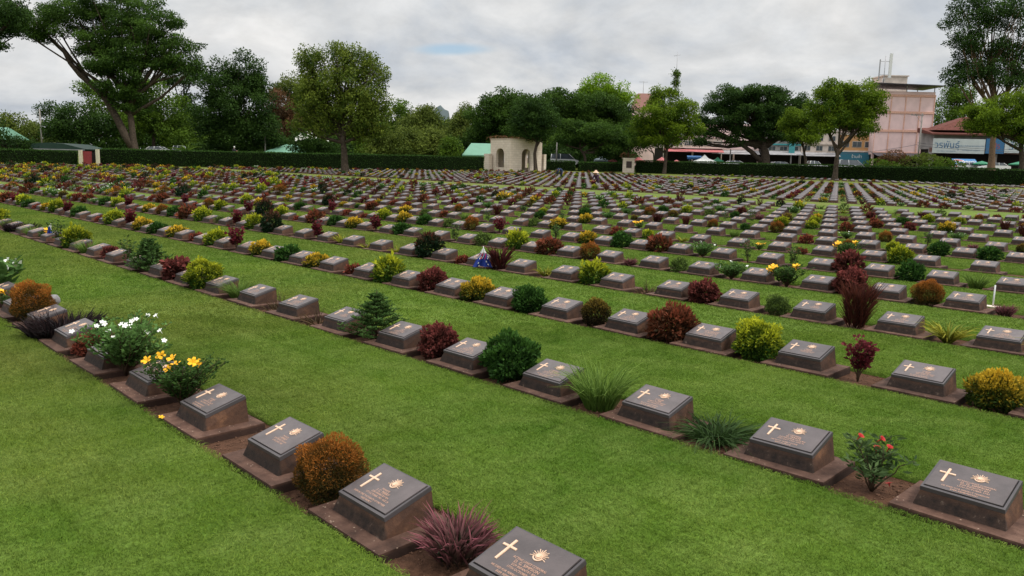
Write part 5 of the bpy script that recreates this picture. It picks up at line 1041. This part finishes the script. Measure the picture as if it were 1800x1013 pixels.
# ---- cars
M_CARW = plain('white_car_paint', (.66, .66, .66), .25, .5, 0, .03); M_CARS = plain('silver_car_paint', (.38, .39, .40), .25, .5, .4, .03); M_TYRE = plain('tyre', (.02, .02, .02), .9); M_RIM = plain('wheel_rim', (.35, .35, .36), .4, .5, .6); M_LAMP = plain('headlight_glass', (.55, .55, .52), .15, .7); M_REDL = plain('tail_light', (.35, .02, .02), .3, .5)
def car_meshes(kind):
    if kind == 'sedan': low = [(-2.2, .35), (-2.25, .75), (-2.1, .95), (-1.5, 1.0), (1.2, 1.0), (2.1, .85), (2.25, .6), (2.2, .35)]; gh = [(-1.75, 1.0), (-1.1, 1.40), (-.2, 1.47), (.45, 1.42), (1.3, 1.0)]; Lc = 2.25
    elif kind == 'van': low = [(-2.3, .35), (-2.35, .9), (-2.3, 1.1), (1.6, 1.1), (2.25, .95), (2.35, .6), (2.3, .35)]; gh = [(-2.28, 1.1), (-2.15, 1.9), (-1.6, 1.98), (.7, 1.95), (1.65, 1.1)]; Lc = 2.3
    else: low = [(-2.5, .45), (-2.5, 1.0), (-.5, 1.02), (1.5, 1.02), (2.3, .95), (2.45, .6), (2.4, .45)]; gh = [(-.7, 1.02), (-.5, 1.65), (-.1, 1.7), (.7, 1.62), (1.35, 1.02)]; Lc = 2.4
    hw = .84; b = MB(); n = len(low)
    for (x0, z0), (x1, z1) in zip(low[:-1], low[1:]): b.add([(x0, -hw, z0), (x1, -hw, z1), (x1, hw, z1), (x0, hw, z0)], [(0, 1, 2, 3)])
    b.add([(x, -hw, z) for x, z in low], [tuple(range(n))]); b.add([(x, hw, z) for x, z in low], [tuple(reversed(range(n)))]); b.add([(low[0][0], -hw, low[0][1]), (low[-1][0], -hw, low[-1][1]), (low[-1][0], hw, low[-1][1]), (low[0][0], hw, low[0][1])], [(3, 2, 1, 0)])
    zt_ = max(z for _, z in gh); tw = lambda z: hw-.02-(z-1.0)*.32
    rf = MB(); m = len(gh)
    for i in range(1, m-2): (x0, z0), (x1, z1) = gh[i], gh[i+1]; rf.add([(x0, -tw(z0), z0), (x1, -tw(z1), z1), (x1, tw(z1), z1), (x0, tw(z0), z0)], [(0, 1, 2, 3)])
    for s in (-1, 1):
        rf.tube([(gh[0][0], s*tw(gh[0][1]), gh[0][1]), (gh[1][0], s*tw(gh[1][1]), gh[1][1])], .045, 5); rf.tube([(gh[-2][0], s*tw(gh[-2][1]), gh[-2][1]), (gh[-1][0], s*tw(gh[-1][1]), gh[-1][1])], .035, 5)
        xm = (gh[1][0]+gh[-2][0])/2; rf.tube([(xm, s*tw(1.0), 1.0), (xm, s*tw(zt_), zt_-.02)], .045, 5)
    gl = MB(); e = .012
    for s in (-1, 1):
        P = [(x, s*(tw(z)-e), z-.01) for x, z in gh]; gl.add(P, [tuple(range(m)) if s < 0 else tuple(reversed(range(m)))])
    gl.add([(gh[0][0], -tw(gh[0][1])+e, gh[0][1]), (gh[1][0], -tw(gh[1][1])+e, gh[1][1]), (gh[1][0], tw(gh[1][1])-e, gh[1][1]), (gh[0][0], tw(gh[0][1])-e, gh[0][1])], [(0, 1, 2, 3)]); gl.add([(gh[-2][0], -tw(gh[-2][1])+e, gh[-2][1]), (gh[-1][0], -tw(gh[-1][1])+e, gh[-1][1]), (gh[-1][0], tw(gh[-1][1])-e, gh[-1][1]), (gh[-2][0], tw(gh[-2][1])-e, gh[-2][1])], [(0, 1, 2, 3)])
    return b, rf, gl, Lc
def wheel_mesh():
    mb = MB(); n = 16; 
    for r0, r1, y0, y1, m in ((.31, .31, -.1, .1, 0), (.31, .2, -.1, -.1, 0), (.31, .2, .1, .1, 0), (.2, 0.02, -.08, -.1, 1), (.2, .02, .08, .1, 1)):
        V = [(r0*math.cos(2*math.pi*i/n), y0, r0*math.sin(2*math.pi*i/n)) for i in range(n)]+[(r1*math.cos(2*math.pi*i/n), y1, r1*math.sin(2*math.pi*i/n)) for i in range(n)]; mb.add(V, [(i, (i+1) % n, (i+1) % n+n, i+n) for i in range(n)], m)
    return mb.mesh('wheel', [M_TYRE, M_RIM])
ME_WH = wheel_mesh()
def car(kind, label, u, q, rz, mat):
    root = frame('parked_car', u, q, STZ+.03, -YAW+rz); b, rf, gl, Lc = car_meshes(kind); b.build('body', mat, root); rf.build('roof', mat, root); gl.build('windows', M_GLASS, root)
    for x in (-1.4, 1.4):
        for y in (-.78, .78): obj('wheel', ME_WH, root, (x, y, .31))
    for y in (-.6, .6): MB().box(Lc-.12, Lc+.0, y-.18, y+.18, .62, .78).build('headlight', M_LAMP, root); MB().box(-Lc-.01, -Lc+.1, y-.16, y+.16, .7, .86).build('tail_light', M_REDL, root)
    tag(root, label, 'car', 'cars parked along the street')
# the street level under the cars at the right lies higher: a raised forecourt
FZ = zt(1720, 285.5, 126)-1.47
P = [pt(1640, 285, 123.5), pt(2000, 285, 123.5), pt(2000, 285, 131), pt(1640, 285, 131)]
mb = MB(); mb.hexa([(p.x, p.y, STZ-.3) for p in P]+[(p.x, p.y, FZ) for p in P]); tag(obj('forecourt', mb.mesh('forecourt', M_PAVE)), 'raised forecourt paving before the shop', kind='structure')
car('sedan', 'white car at the left of the pair before the brown-roofed house', 1703, 128.5, 0, M_CARW); car('sedan', 'larger white car with its bonnet behind the pale tree trunk', 1748, 125.5, math.pi, M_CARW)
for o in bpy.data.objects:
    if o.get('category') == 'car': o.location.z = FZ
car('van', 'white van parked before the blue-green shutters', 1497, 130, 0, M_CARW); car('sedan', 'pale car roof behind the hedge right of the dark rain tree trunk', 1372, 131, 0, M_CARS); car('sedan', 'white car roof behind the hedge left of the dark rain tree trunk', 1293, 131, 0, M_CARW); car('pickup', 'white pickup cab behind the hedge between the lawn trees', 1428, 131, 0, M_CARW); car('van', 'white van seen through the trees just right of the pavilion', 992, 131, 0, M_CARW)
for o in bpy.data.objects:
    if o.get('category') == 'car' and o.location.z < FZ-.01: o.location.z = STZ-.25 if abs(o.location.x) < 1e9 else 0
car('sedan', 'left white car in the trees beyond the left hedge', 279, 130, 0, M_CARW); car('pickup', 'right white vehicle in the trees beyond the left hedge', 315, 130, 0, M_CARW)
# ---- poles and wires
def pole(label, u, v0, q, arms=0, mat=M_CONC, r=.13, extra=None):
    root = frame('utility_pole', u, q, STZ-.05); h = zt(u, v0, q)-STZ; MB().tube([(0, 0, 0), (0, 0, h)], [r, r*.7], 8).build('post', mat, root)
    for a in range(arms):
        z = h*(1-.13*a)-.25 if not extra else h-.3; w_ = 1.1 if not extra else 1.0; x0 = -1.9 if extra else -w_
        cr_ = MB().box(x0, w_*.2 if extra else w_, -.16, -.04, z-.06, z+.06).build('crossarm', M_STEEL, root)
        for x in (x0+.1, x0+.7, 0): MB().lathe([(.05, z+.06), (.07, z+.12), (.04, z+.2), (.06, z+.26), (0, z+.3)], 8, (x, -.1)).build('insulator', M_CONC, cr_)
        if extra: MB().tube([(x0+.8, -.1, z-.05), (0, -.05, z-1.3)], .03, 5).build('brace', M_STEEL, root)
    tag(root, label, 'pole'); return root
pole('tall concrete utility pole with a short crossarm before the pink building', 1613, 200, 134, 1, M_CONC, .16, True)
pole('pale concrete pole beyond the hut at the left', 76, 192, 132, 0); pole('pale concrete pole among the dark trees left of the green roof', 467, 234, 128, 0); pole('dark post among the trees right of the pavilion', 978, 250, 130, 0); pole('concrete pole under the dark rain tree limbs', 1283, 262, 133, 0)
def wire(label, a, b, q1, q2, sag=.5):
    A_ = pt(a[0], a[1], q1); B_ = pt(b[0], b[1], q2); pts = [A_.lerp(B_, i/12)-Vector((0, 0, sag*4*(i/12)*(1-i/12))) for i in range(13)]; o = MB().tube([p-A_ for p in pts], .03, 4).build('overhead_cable', M_DKROOF, None, A_); tag(o, label, 'cable', 'overhead cables along the street')
wire('upper sagging cable across the sign board of the shop house', (1613, 251), (1840, 262), 134, 134); wire('lower sagging cable across the sign board of the shop house', (1613, 256), (1840, 268), 134, 134, .3); wire('cable from the utility pole to the left across the pink building foot', (1613, 254), (1400, 272), 134, 138, .6)
wire('cable in front of the cream shophouse', (1180, 258), (1330, 262), 140, 140, .4); wire('second lower cable in front of the cream shophouse', (1180, 262), (1330, 266), 140, 140, .5)
# ---- left: hut, gateway, green roofs
root = frame('low_hut', 62, 118, STZ-.6); k = mpx(118); Wd = 88*k; za = zt(105, 262, 118)-root.location.z; zb = zt(105, 252, 118)-root.location.z
MB().box(.3, Wd-.6, .3, 6, 0, za).build('wall', plain('dark_boards', (.035, .04, .035), .9), root)
mb = MB(); pr = [(-.3, za), (0, zb-.1), (Wd*.3, zb+.1), (Wd*.6, zb), (Wd+.4, za+.1), (Wd+.4, za), (Wd*.6, zb-.25), (Wd*.3, zb-.15)]; mb.prism([(-.3, za-.1), (Wd+.4, za-.1), (Wd+.4, za+.05), (Wd*.62, zb-.05), (Wd*.3, zb+.05), (0, zb-.15)], -.6, 6.5); mb.build('roof', plain('dark_green_roof', (.02, .05, .035), .6), root)
MB().box(-.3, Wd+.4, -.75, -.61, za-.16, za-.02).build('gutter', M_TIN, root); tag(root, 'low dark hut with curved green-black roof behind the left hedge', 'hut')
gg = G(139, 290); qg = float((gg.x*FW[0]+gg.y*FW[1]+(gg.z-CZ)*FW[2])); root = empty('gateway', gg, -YAW); z0 = root.location.z; k = mpx(qg); M_CRP = plain('cream_post', (.50, .46, .33), .8)
for x in (0, 30*k): MB().box(x, x+.35, 0, .35, -.1, zt(139, 262 if x else 264, qg)-z0).build('post', M_CRP, root)
MB().box(.4, .4+15*k, .3, .4, 0, zt(145, 266, qg)-z0).build('red_door', plain('dark_red_door', (.20, .03, .03), .6), root); MB().box(.42+15*k, 30*k-.02, 0.35, .42, 0, zt(145, 268, qg)-z0).build('dark_leaf', M_SHOP, root); MB().box(-.1, 30*k+.4, .05, .3, -.1, .05).build('sill', M_CRP, root)
tag(root, 'gateway in the left hedge with cream posts and red door', 'gateway')
root = empty('gate_post', G(178, 290), -YAW); z0 = root.location.z; MB().box(-.12, .12, 0, .24, -.1, zt(181, 264, qg)-z0).build('post', plain('green_post', (.05, .16, .08), .7), root); MB().box(-.15, .15, -.03, .27, zt(181, 264, qg)-z0+.002, zt(181, 262, qg)-z0).build('cap', M_WHITE, root); tag(root, 'green post with pale top right of the red-doored gateway', 'post')
def gable(label, u0, u1, v0, v1, q, mat, wall, depth=8, slope_left=.25, sr=.0):
    root = frame('green_roofed_shed', u0, q); Wd = (u1-u0)*mpx(q); za, zb = zt((u0+u1)/2, v1, q)-STZ, zt((u0+u1)/2, v0, q)-STZ; s = Wd*slope_left; e = Wd*sr
    MB().add([(0, 0, za), (Wd, 0, za), (Wd, depth, za), (0, depth, za), (s, depth*.5, zb), (Wd-e, depth*.5, zb)], [(0, 1, 5, 4), (1, 2, 5), (2, 3, 4, 5), (3, 0, 4), (0, 3, 2, 1)]).build('roof', mat, root)
    MB().box(0, Wd, -.03, .0, za-.18, za+.02).build('fascia', mat, root); MB().box(s*.5+.2, Wd-.3, 1, depth-1, 0, za-.003).build('wall', wall, root)
    for x in (.3, Wd*.5, Wd-.4): MB().box(x, x+.12, .2, .32, 0, za-.003).build('post', M_DKROOF, root)
    tag(root, label, 'shed')
gable('shed with a pale green metal roof left of the pavilion', 812, 872, 251, 273, 124, M_GREENR, M_SHOP, 9, .22, .02); gable('small green-roofed shed left of the plumeria bush', 462, 516, 253, 268, 126, M_GREENR, M_SHOP, 8, .55); gable('green-roofed shed at the far left picture edge', -90, 3, 222, 244, 124, M_GREENR, M_SHOP, 8, .2, .12)
# ---- distant hill
hq = 2600; hx = pt(771, 200, hq); g = np.random.default_rng(2); mb = MB(); n = 26; ring = []
prof = [(0, 0), (.08, .25), (.2, .6), (.3, .82), (.42, .95), (.55, 1.0), (.66, .93), (.78, .90), (.86, .6), (.95, .2), (1, 0)]
w_ = 62*mpx(hq); hh = zt(771, 185, hq); NXh, NYh = 90, 24; Vh = []
for i in range(NXh+1):
    t = i/NXh; pz = np.interp(t, [p[0] for p in prof], [p[1] for p in prof])
    for j in range(NYh+1):
        s = j/NYh*2-1; z = pz*max(0, 1-abs(s)**2.2)**.5; Vh.append(hx+axr*float((t-.5)*w_)+axd*float(s*w_*.5)+Vector((0, 0, -hx.z+hh*float(z)+g.normal()*.4*(z > .05))))
Fh = [(i*(NYh+1)+j, (i+1)*(NYh+1)+j, (i+1)*(NYh+1)+j+1, i*(NYh+1)+j+1) for i in range(NXh) for j in range(NYh)]
tag(obj('hills', mesh_np('hills', [tuple(v) for v in Vh], Fh, plain('hazed_limestone', (.10, .125, .13), .95, .05, 0, .2, .02))), 'distant steep forested hill on the horizon', kind='structure')  # distance haze is put into the hill's grey-blue colour
# ---- white stake in the lawn edge, flags
b = G(1745, 541); root = empty('marker_stake', b); MB().tube([(0, 0, -.05), (0, 0, .31)], .010, 8).build('rod', M_WHITE, root); MB().box(-.09, .09, -.07, .07, -.02, .02).build('base', M_STONE, root); tag(root, 'thin white stake standing in a small block at the right', 'stake')
M_FBLUE = plain('flag_blue', (.015, .035, .22), .7, .2); M_FRED = plain('flag_red', (.50, .03, .03), .7, .2); M_FWHITE = plain('flag_white', (.70, .70, .70), .7, .2)
def flag(label, u, v, h, w_, lean, spread):
    b = G(u, v); root = empty('small_flag', b, -YAW); rr = random.Random(u); mb = MB(); nx, nz = 14, 12; Vf = []; Ff = []; mi = []
    for j in range(nz+1):
        t = j/nz; half = w_*(.06+.94*t**.9)
        for i in range(nx+1):
            s = i/nx*2-1; Vf.append((s*half+lean*(1-t), .035*math.sin(s*7+t*3)*t-.02, h*(1-t*.86)-.02*abs(s)*t))
    for j in range(nz):
        for i in range(nx):
            Ff.append((j*(nx+1)+i, j*(nx+1)+i+1, (j+1)*(nx+1)+i+1, (j+1)*(nx+1)+i)); s = i/nx*2-1
            m = 0
            if spread:
                if j < 3: m = 2
                elif j < 7: m = 1 if (i+j) % 5 == 0 or (i == nx//2-2) else (2 if (i+j) % 3 == 0 else 0)
                elif (i, j) in ((3, 9), (10, 8), (11, 10), (4, 11)): m = 2
            else:
                m = 2 if i >= nx-1 or j == 0 or (i, j) in ((4, 7), (8, 9)) else 0
            mi.append(m)
    for f, m in zip(Ff, mi): mb.add([Vf[k] for k in f], [(0, 1, 2, 3)], m)
    mb.build('cloth', [M_FBLUE, M_FRED, M_FWHITE], root); MB().tube([(lean*.2+w_*.3, .03, -.03), (lean, .03, h+.03)], .006, 6).build('stick', M_WHITE, root)
    tag(root, label, 'flag')
flag('small draped blue flag with white and red corner beside the red spiky plant', 848, 473, .36, .17, .01, True); flag('small plain-looking blue flag hanging among the far left markers', 88, 424, .33, .10, .02, False)
# ---- people
M_SKINP = plain('skin', (.30, .16, .10), .6, .3, 0, .05); M_HAIR = plain('black_hair', (.01, .008, .007), .6)
def person(label, loc, rz, J, cloth, shirt, trousers, hat=None, hair=True, scale=1.):
    """J: joint positions; one continuous skinned body with fingers, clothes and hair as children"""
    vs = []; ed = []; rd = []
    def v(p, r, par=None):
        vs.append(p); rd.append(r); i = len(vs)-1
        if par is not None: ed.append((par, i))
        return i
    pel = v(J['pelvis'], .115); sp = v(J['spine'], .115, pel); ch = v(J['chest'], .125, sp); nk = v(J['neck'], .052, ch); hb = v(J['head'], .085, nk); top = tuple(a+(a-b)*.6 for a, b in zip(J['head'], J['neck'])); v(top, .082, hb)
    for s in (-1, 1):
        m = lambda p: (p[0]*s, p[1], p[2]) if len(p) == 3 else p
        hp = v(m(J['hip']), .085, pel); kn = v(m(J['knee']), .055, hp); an = v(m(J['ankle']), .036, kn); v(m(J['toe']), .032, an)
        sh = v(m(J['shoulder']), .058, ch); el = v(m(J['elbow']), .040, sh); wr = v(m(J['wrist']), .026, el); d_ = Vector(m(J['wrist']))-Vector(m(J['elbow'])); d_.normalize(); sd = Vector((1, 0, 0)); pm = Vector(m(J['wrist']))+d_*.05; pa = v(tuple(pm), .028, wr)
        for k, fl in enumerate((.055, .068, .072, .064)):
            b0 = pm+d_*.035+sd*(k-1.5)*.019; i1 = v(tuple(b0), .010, pa); i2 = v(tuple(b0+d_*fl*.5+Vector((0, 0, -.012))), .009, i1); v(tuple(b0+d_*fl*.8+Vector((0, 0, -.035))), .008, i2)
        tb = v(tuple(pm+sd*(-s)*.03), .011, pa); v(tuple(pm+sd*(-s)*.045+d_*.035), .009, tb)
    me = bpy.data.meshes.new('body'); me.from_pydata(vs, ed, []); me.materials.append(M_SKINP)
    root = obj('person', me, None, loc); root.rotation_euler[2] = rz; root.scale = (scale,)*3; root.modifiers.new('skin', 'SKIN')
    for i, r in enumerate(rd): me.skin_vertices[0].data[i].radius = (r, r)
    me.skin_vertices[0].data[0].use_root = True; sb = root.modifiers.new('sub', 'SUBSURF'); sb.levels = 1; sb.render_levels = 1
    H = Vector(J['head']); f = Vector(J.get('face', (0, 1, -.1))).normalized(); mb = MB(); upv = Vector((0, 0, 1)); sdv = f.cross(upv).normalized(); u2 = sdv.cross(f)
    for s in (-1, 1): c = H+f*.082+sdv*.032*s+u2*.03; mb.tube([c-f*.01, c+f*.008], [.012, .008], 6)
    mb.build('eyes', M_HAIR, root); mb = MB().tube([H+f*.075+u2*.02, H+f*.115-u2*.012], [.009, .016], 6); mb.tube([H+f*.082-u2*.042-sdv*.02, H+f*.086-u2*.044, H+f*.082-u2*.042+sdv*.02], .006, 5)
    for s in (-1, 1): mb.tube([H+sdv*.085*s+u2*.025, H+sdv*.095*s, H+sdv*.086*s-u2*.02], .012, 5)
    mb.build('face_features', M_SKINP, root)
    if hair: MB().lathe([(.0, .0), (.096, .02), (.10, .07), (.085, .12), (.045, .15), (0, .158)], 12).build('hair', M_HAIR, root, H-f*.018+Vector((0, 0, -.005)))
    mb = MB(); P = [Vector(J[k]) for k in ('pelvis', 'spine', 'chest', 'neck')]; mb.tube([P[0], P[1], P[2], P[2].lerp(P[3], .6)], [.175, .17, .185, .09], 10)
    for s in (-1, 1): a, b, c = [Vector((J[k][0]*s, J[k][1], J[k][2])) for k in ('shoulder', 'elbow', 'wrist')]; mb.tube([P[2].lerp(a, .4), a, b, b.lerp(c, .75)], [.10, .082, .062, .048], 8)
    mb.build('shirt', shirt, root); mb = MB()
    for s in (-1, 1): a, b, c = [Vector((J[k][0]*s, J[k][1], J[k][2])) for k in ('hip', 'knee', 'ankle')]; mb.tube([P[0], a, b, b.lerp(c, .9)], [.13, .115, .08, .062], 8)
    mb.build('trousers', trousers, root)
    if hat: hat_ = MB().lathe([(.27, -.05), (.20, .02), (.105, .075), (.10, .14), (.06, .17), (0, .175)], 16); hat_.lathe([(.27, -.05), (.20, .012), (.10, .06)], 16); hat_.build('hat', hat, root, H+Vector((0, 0, .045)))
    tag(root, label, 'person')
M_STRAW = plain('straw_hat', (.62, .42, .30), .85); M_PURP = plain('dull_purple_cloth', (.045, .022, .04), .9); M_NAVY = plain('dark_navy_cloth', (.012, .022, .05), .85)
CROUCH = dict(pelvis=(0, 0, .36), spine=(0, .10, .56), chest=(0, .22, .74), neck=(0, .31, .88), head=(0, .36, .99), hip=(.1, .02, .35), knee=(.17, .38, .42), ankle=(.14, .10, .08), toe=(.15, .30, .04), shoulder=(.17, .24, .77), elbow=(.23, .44, .56), wrist=(.12, .62, .38), face=(0, 1, -.45))
BEND = dict(pelvis=(0, 0, .80), spine=(0, .20, .90), chest=(0, .42, .90), neck=(0, .55, .86), head=(0, .65, .80), hip=(.1, 0, .78), knee=(.12, .06, .44), ankle=(.12, 0, .08), toe=(.13, .18, .04), shoulder=(.17, .44, .88), elbow=(.2, .52, .60), wrist=(.12, .64, .36), face=(0, .6, -.8))
SIT = dict(pelvis=(0, 0, .82), spine=(0, .03, 1.05), chest=(0, .08, 1.25), neck=(0, .12, 1.42), head=(0, .15, 1.54), hip=(.1, .05, .82), knee=(.17, .42, .72), ankle=(.15, .28, .32), toe=(.15, .42, .28), shoulder=(.18, .09, 1.30), elbow=(.27, .28, 1.08), wrist=(.24, .52, 1.02), face=(0, 1, -.1))
p = G(1050, 325); person('person in straw hat and dull purple clothes crouching among the far markers', p, -YAW+2.6, CROUCH, None, M_PURP, M_PURP, M_STRAW)
p = G(987, 313.5); person('person in dark blue bending over the beds left of the straw-hatted one', p, -YAW+1.9, BEND, None, M_NAVY, M_NAVY)
# motorcyclist beyond the left hedge
q = 123; root = frame('motorcycle', 411, q, zt(411, 258, q)-1.64); zb = root.location.z; rzm = -YAW-1.35; root.rotation_euler[2] = rzm
M_BIKE = plain('red_bike_plastic', (.30, .04, .03), .35, .5)
for y in (-.6, .65):
    w_ = obj('wheel', ME_WH, root, (0, y, .28)); w_.rotation_euler[2] = math.pi/2; w_.scale = (.92, .5, .92)
MB().hexa([(-.12, -.55, .45), (.12, -.55, .45), (.12, .25, .35), (-.12, .25, .35), (-.13, -.6, .68), (.13, -.6, .68), (.12, .2, .62), (-.12, .2, .62)]).build('body', M_BIKE, root); MB().hexa([(-.13, -.6, .682), (.13, -.6, .682), (.13, .15, .625), (-.13, .15, .625), (-.11, -.6, .76), (.11, -.6, .76), (.11, .12, .72), (-.11, .12, .72)]).build('seat', M_TYRE, root)
MB().hexa([(-.2, .35, .45), (.2, .35, .45), (.2, .5, .4), (-.2, .5, .4), (-.2, .4, 1.0), (.2, .4, 1.0), (.14, .52, .98), (-.14, .52, .98)]).tube([(-.3, .48, 1.02), (0, .42, 1.0), (.3, .48, 1.02)], .02, 6).tube([(0, .42, 1.0), (0, .65, .28)], .035, 6).build('front_shield', M_BIKE, root); MB().lathe([(.0, 0), (.08, .01), (.09, .06), (0, .07)], 10).build('headlight', M_LAMP, root, (0, .5, .98))
tag(root, 'small red motorcycle passing behind the left hedge', 'motorcycle')
person('motorcycle rider in light helmet and dark jacket behind the left hedge', (root.location.x, root.location.y, zb), rzm, SIT, None, plain('dark_jacket', (.04, .035, .05), .8), M_NAVY, None)
rd_ = [o for o in bpy.data.objects if o.get('label', '').startswith('motorcycle rider')][0]
MB().lathe([(.105, -.04), (.125, .02), (.13, .08), (.11, .15), (.06, .19), (0, .2)], 14).build('helmet', M_WHITE, rd_, Vector(SIT['head'])+Vector((0, -.01, -.02)))
# ---- loose soil clods, dry bits and fallen petals on the nearest beds
g = np.random.default_rng(77); VV = []; FF = []; b = 0; octa = np.array([(1, 0, 0), (0, 1, 0), (-1, 0, 0), (0, -1, 0), (0, 0, 1), (0, 0, -1)], float); of = np.array([(0, 1, 4), (1, 2, 4), (2, 3, 4), (3, 0, 4), (1, 0, 5), (2, 1, 5), (3, 2, 5), (0, 3, 5)])
for r in range(3):
    n = 5200 if r < 2 else 3000; xs_ = g.uniform(-11, 5, n); ys_ = row_y(r)+g.uniform(-L-.155, .15, n); sz_ = np.abs(g.normal(.004, .0045, n))+.002
    m3 = octa[None]*(sz_[:, None, None]*g.uniform(.6, 1.4, (n, 6, 1)))*np.array([1, 1, .7]); P = m3+np.stack([xs_, ys_, rise(xs_, ys_)-.032], 1)[:, None]; VV.append(P.reshape(-1, 3)); FF.append((of[None]+(np.arange(n)*6)[:, None, None]+b).reshape(-1, 3)); b += n*6
tag(obj('soil_clods', mesh_np('soil_clods', np.concatenate(VV), np.concatenate(FF), plain('dry_clods', (.12, .065, .042), .95, .1, 0, .6, 30))), 'loose crumbs of brown soil on the nearest beds', kind='stuff')
def petal(label, u, v, mat, sc=1.0, kind='white'):
    p = G(u, v); o = obj('fallen_petal', ME_FL[kind], None, (p.x, p.y, p.z+.03)); o.scale = (sc, sc, .4*sc); o.rotation_euler = (.3, .2, u); tag(o, label, 'petal', 'fallen petals')
petal('white petal lying on the lawn at far left', 142, 575, None, 1.0); petal('red blossom fallen on the soil under the red-flowered bush', 1562, 860, None, 1.1, 'red'); petal('yellow petal on the lawn edge beside the nearest slabs', 284, 741, None, .5, 'yellow')
p = G(96, 546); o = MB().lathe([(0, .12), (.05, .11), (.085, .06), (.09, 0), (.06, -.04)], 14).build('round_stone', plain('pale_grey_stone', (.20, .19, .19), .85, .2, 0, .3, 12), None, (p.x, p.y, p.z+.10)); o.scale = (.75, .75, .75); tag(o, 'round pale grey stone among the black spiky leaves', 'stone')
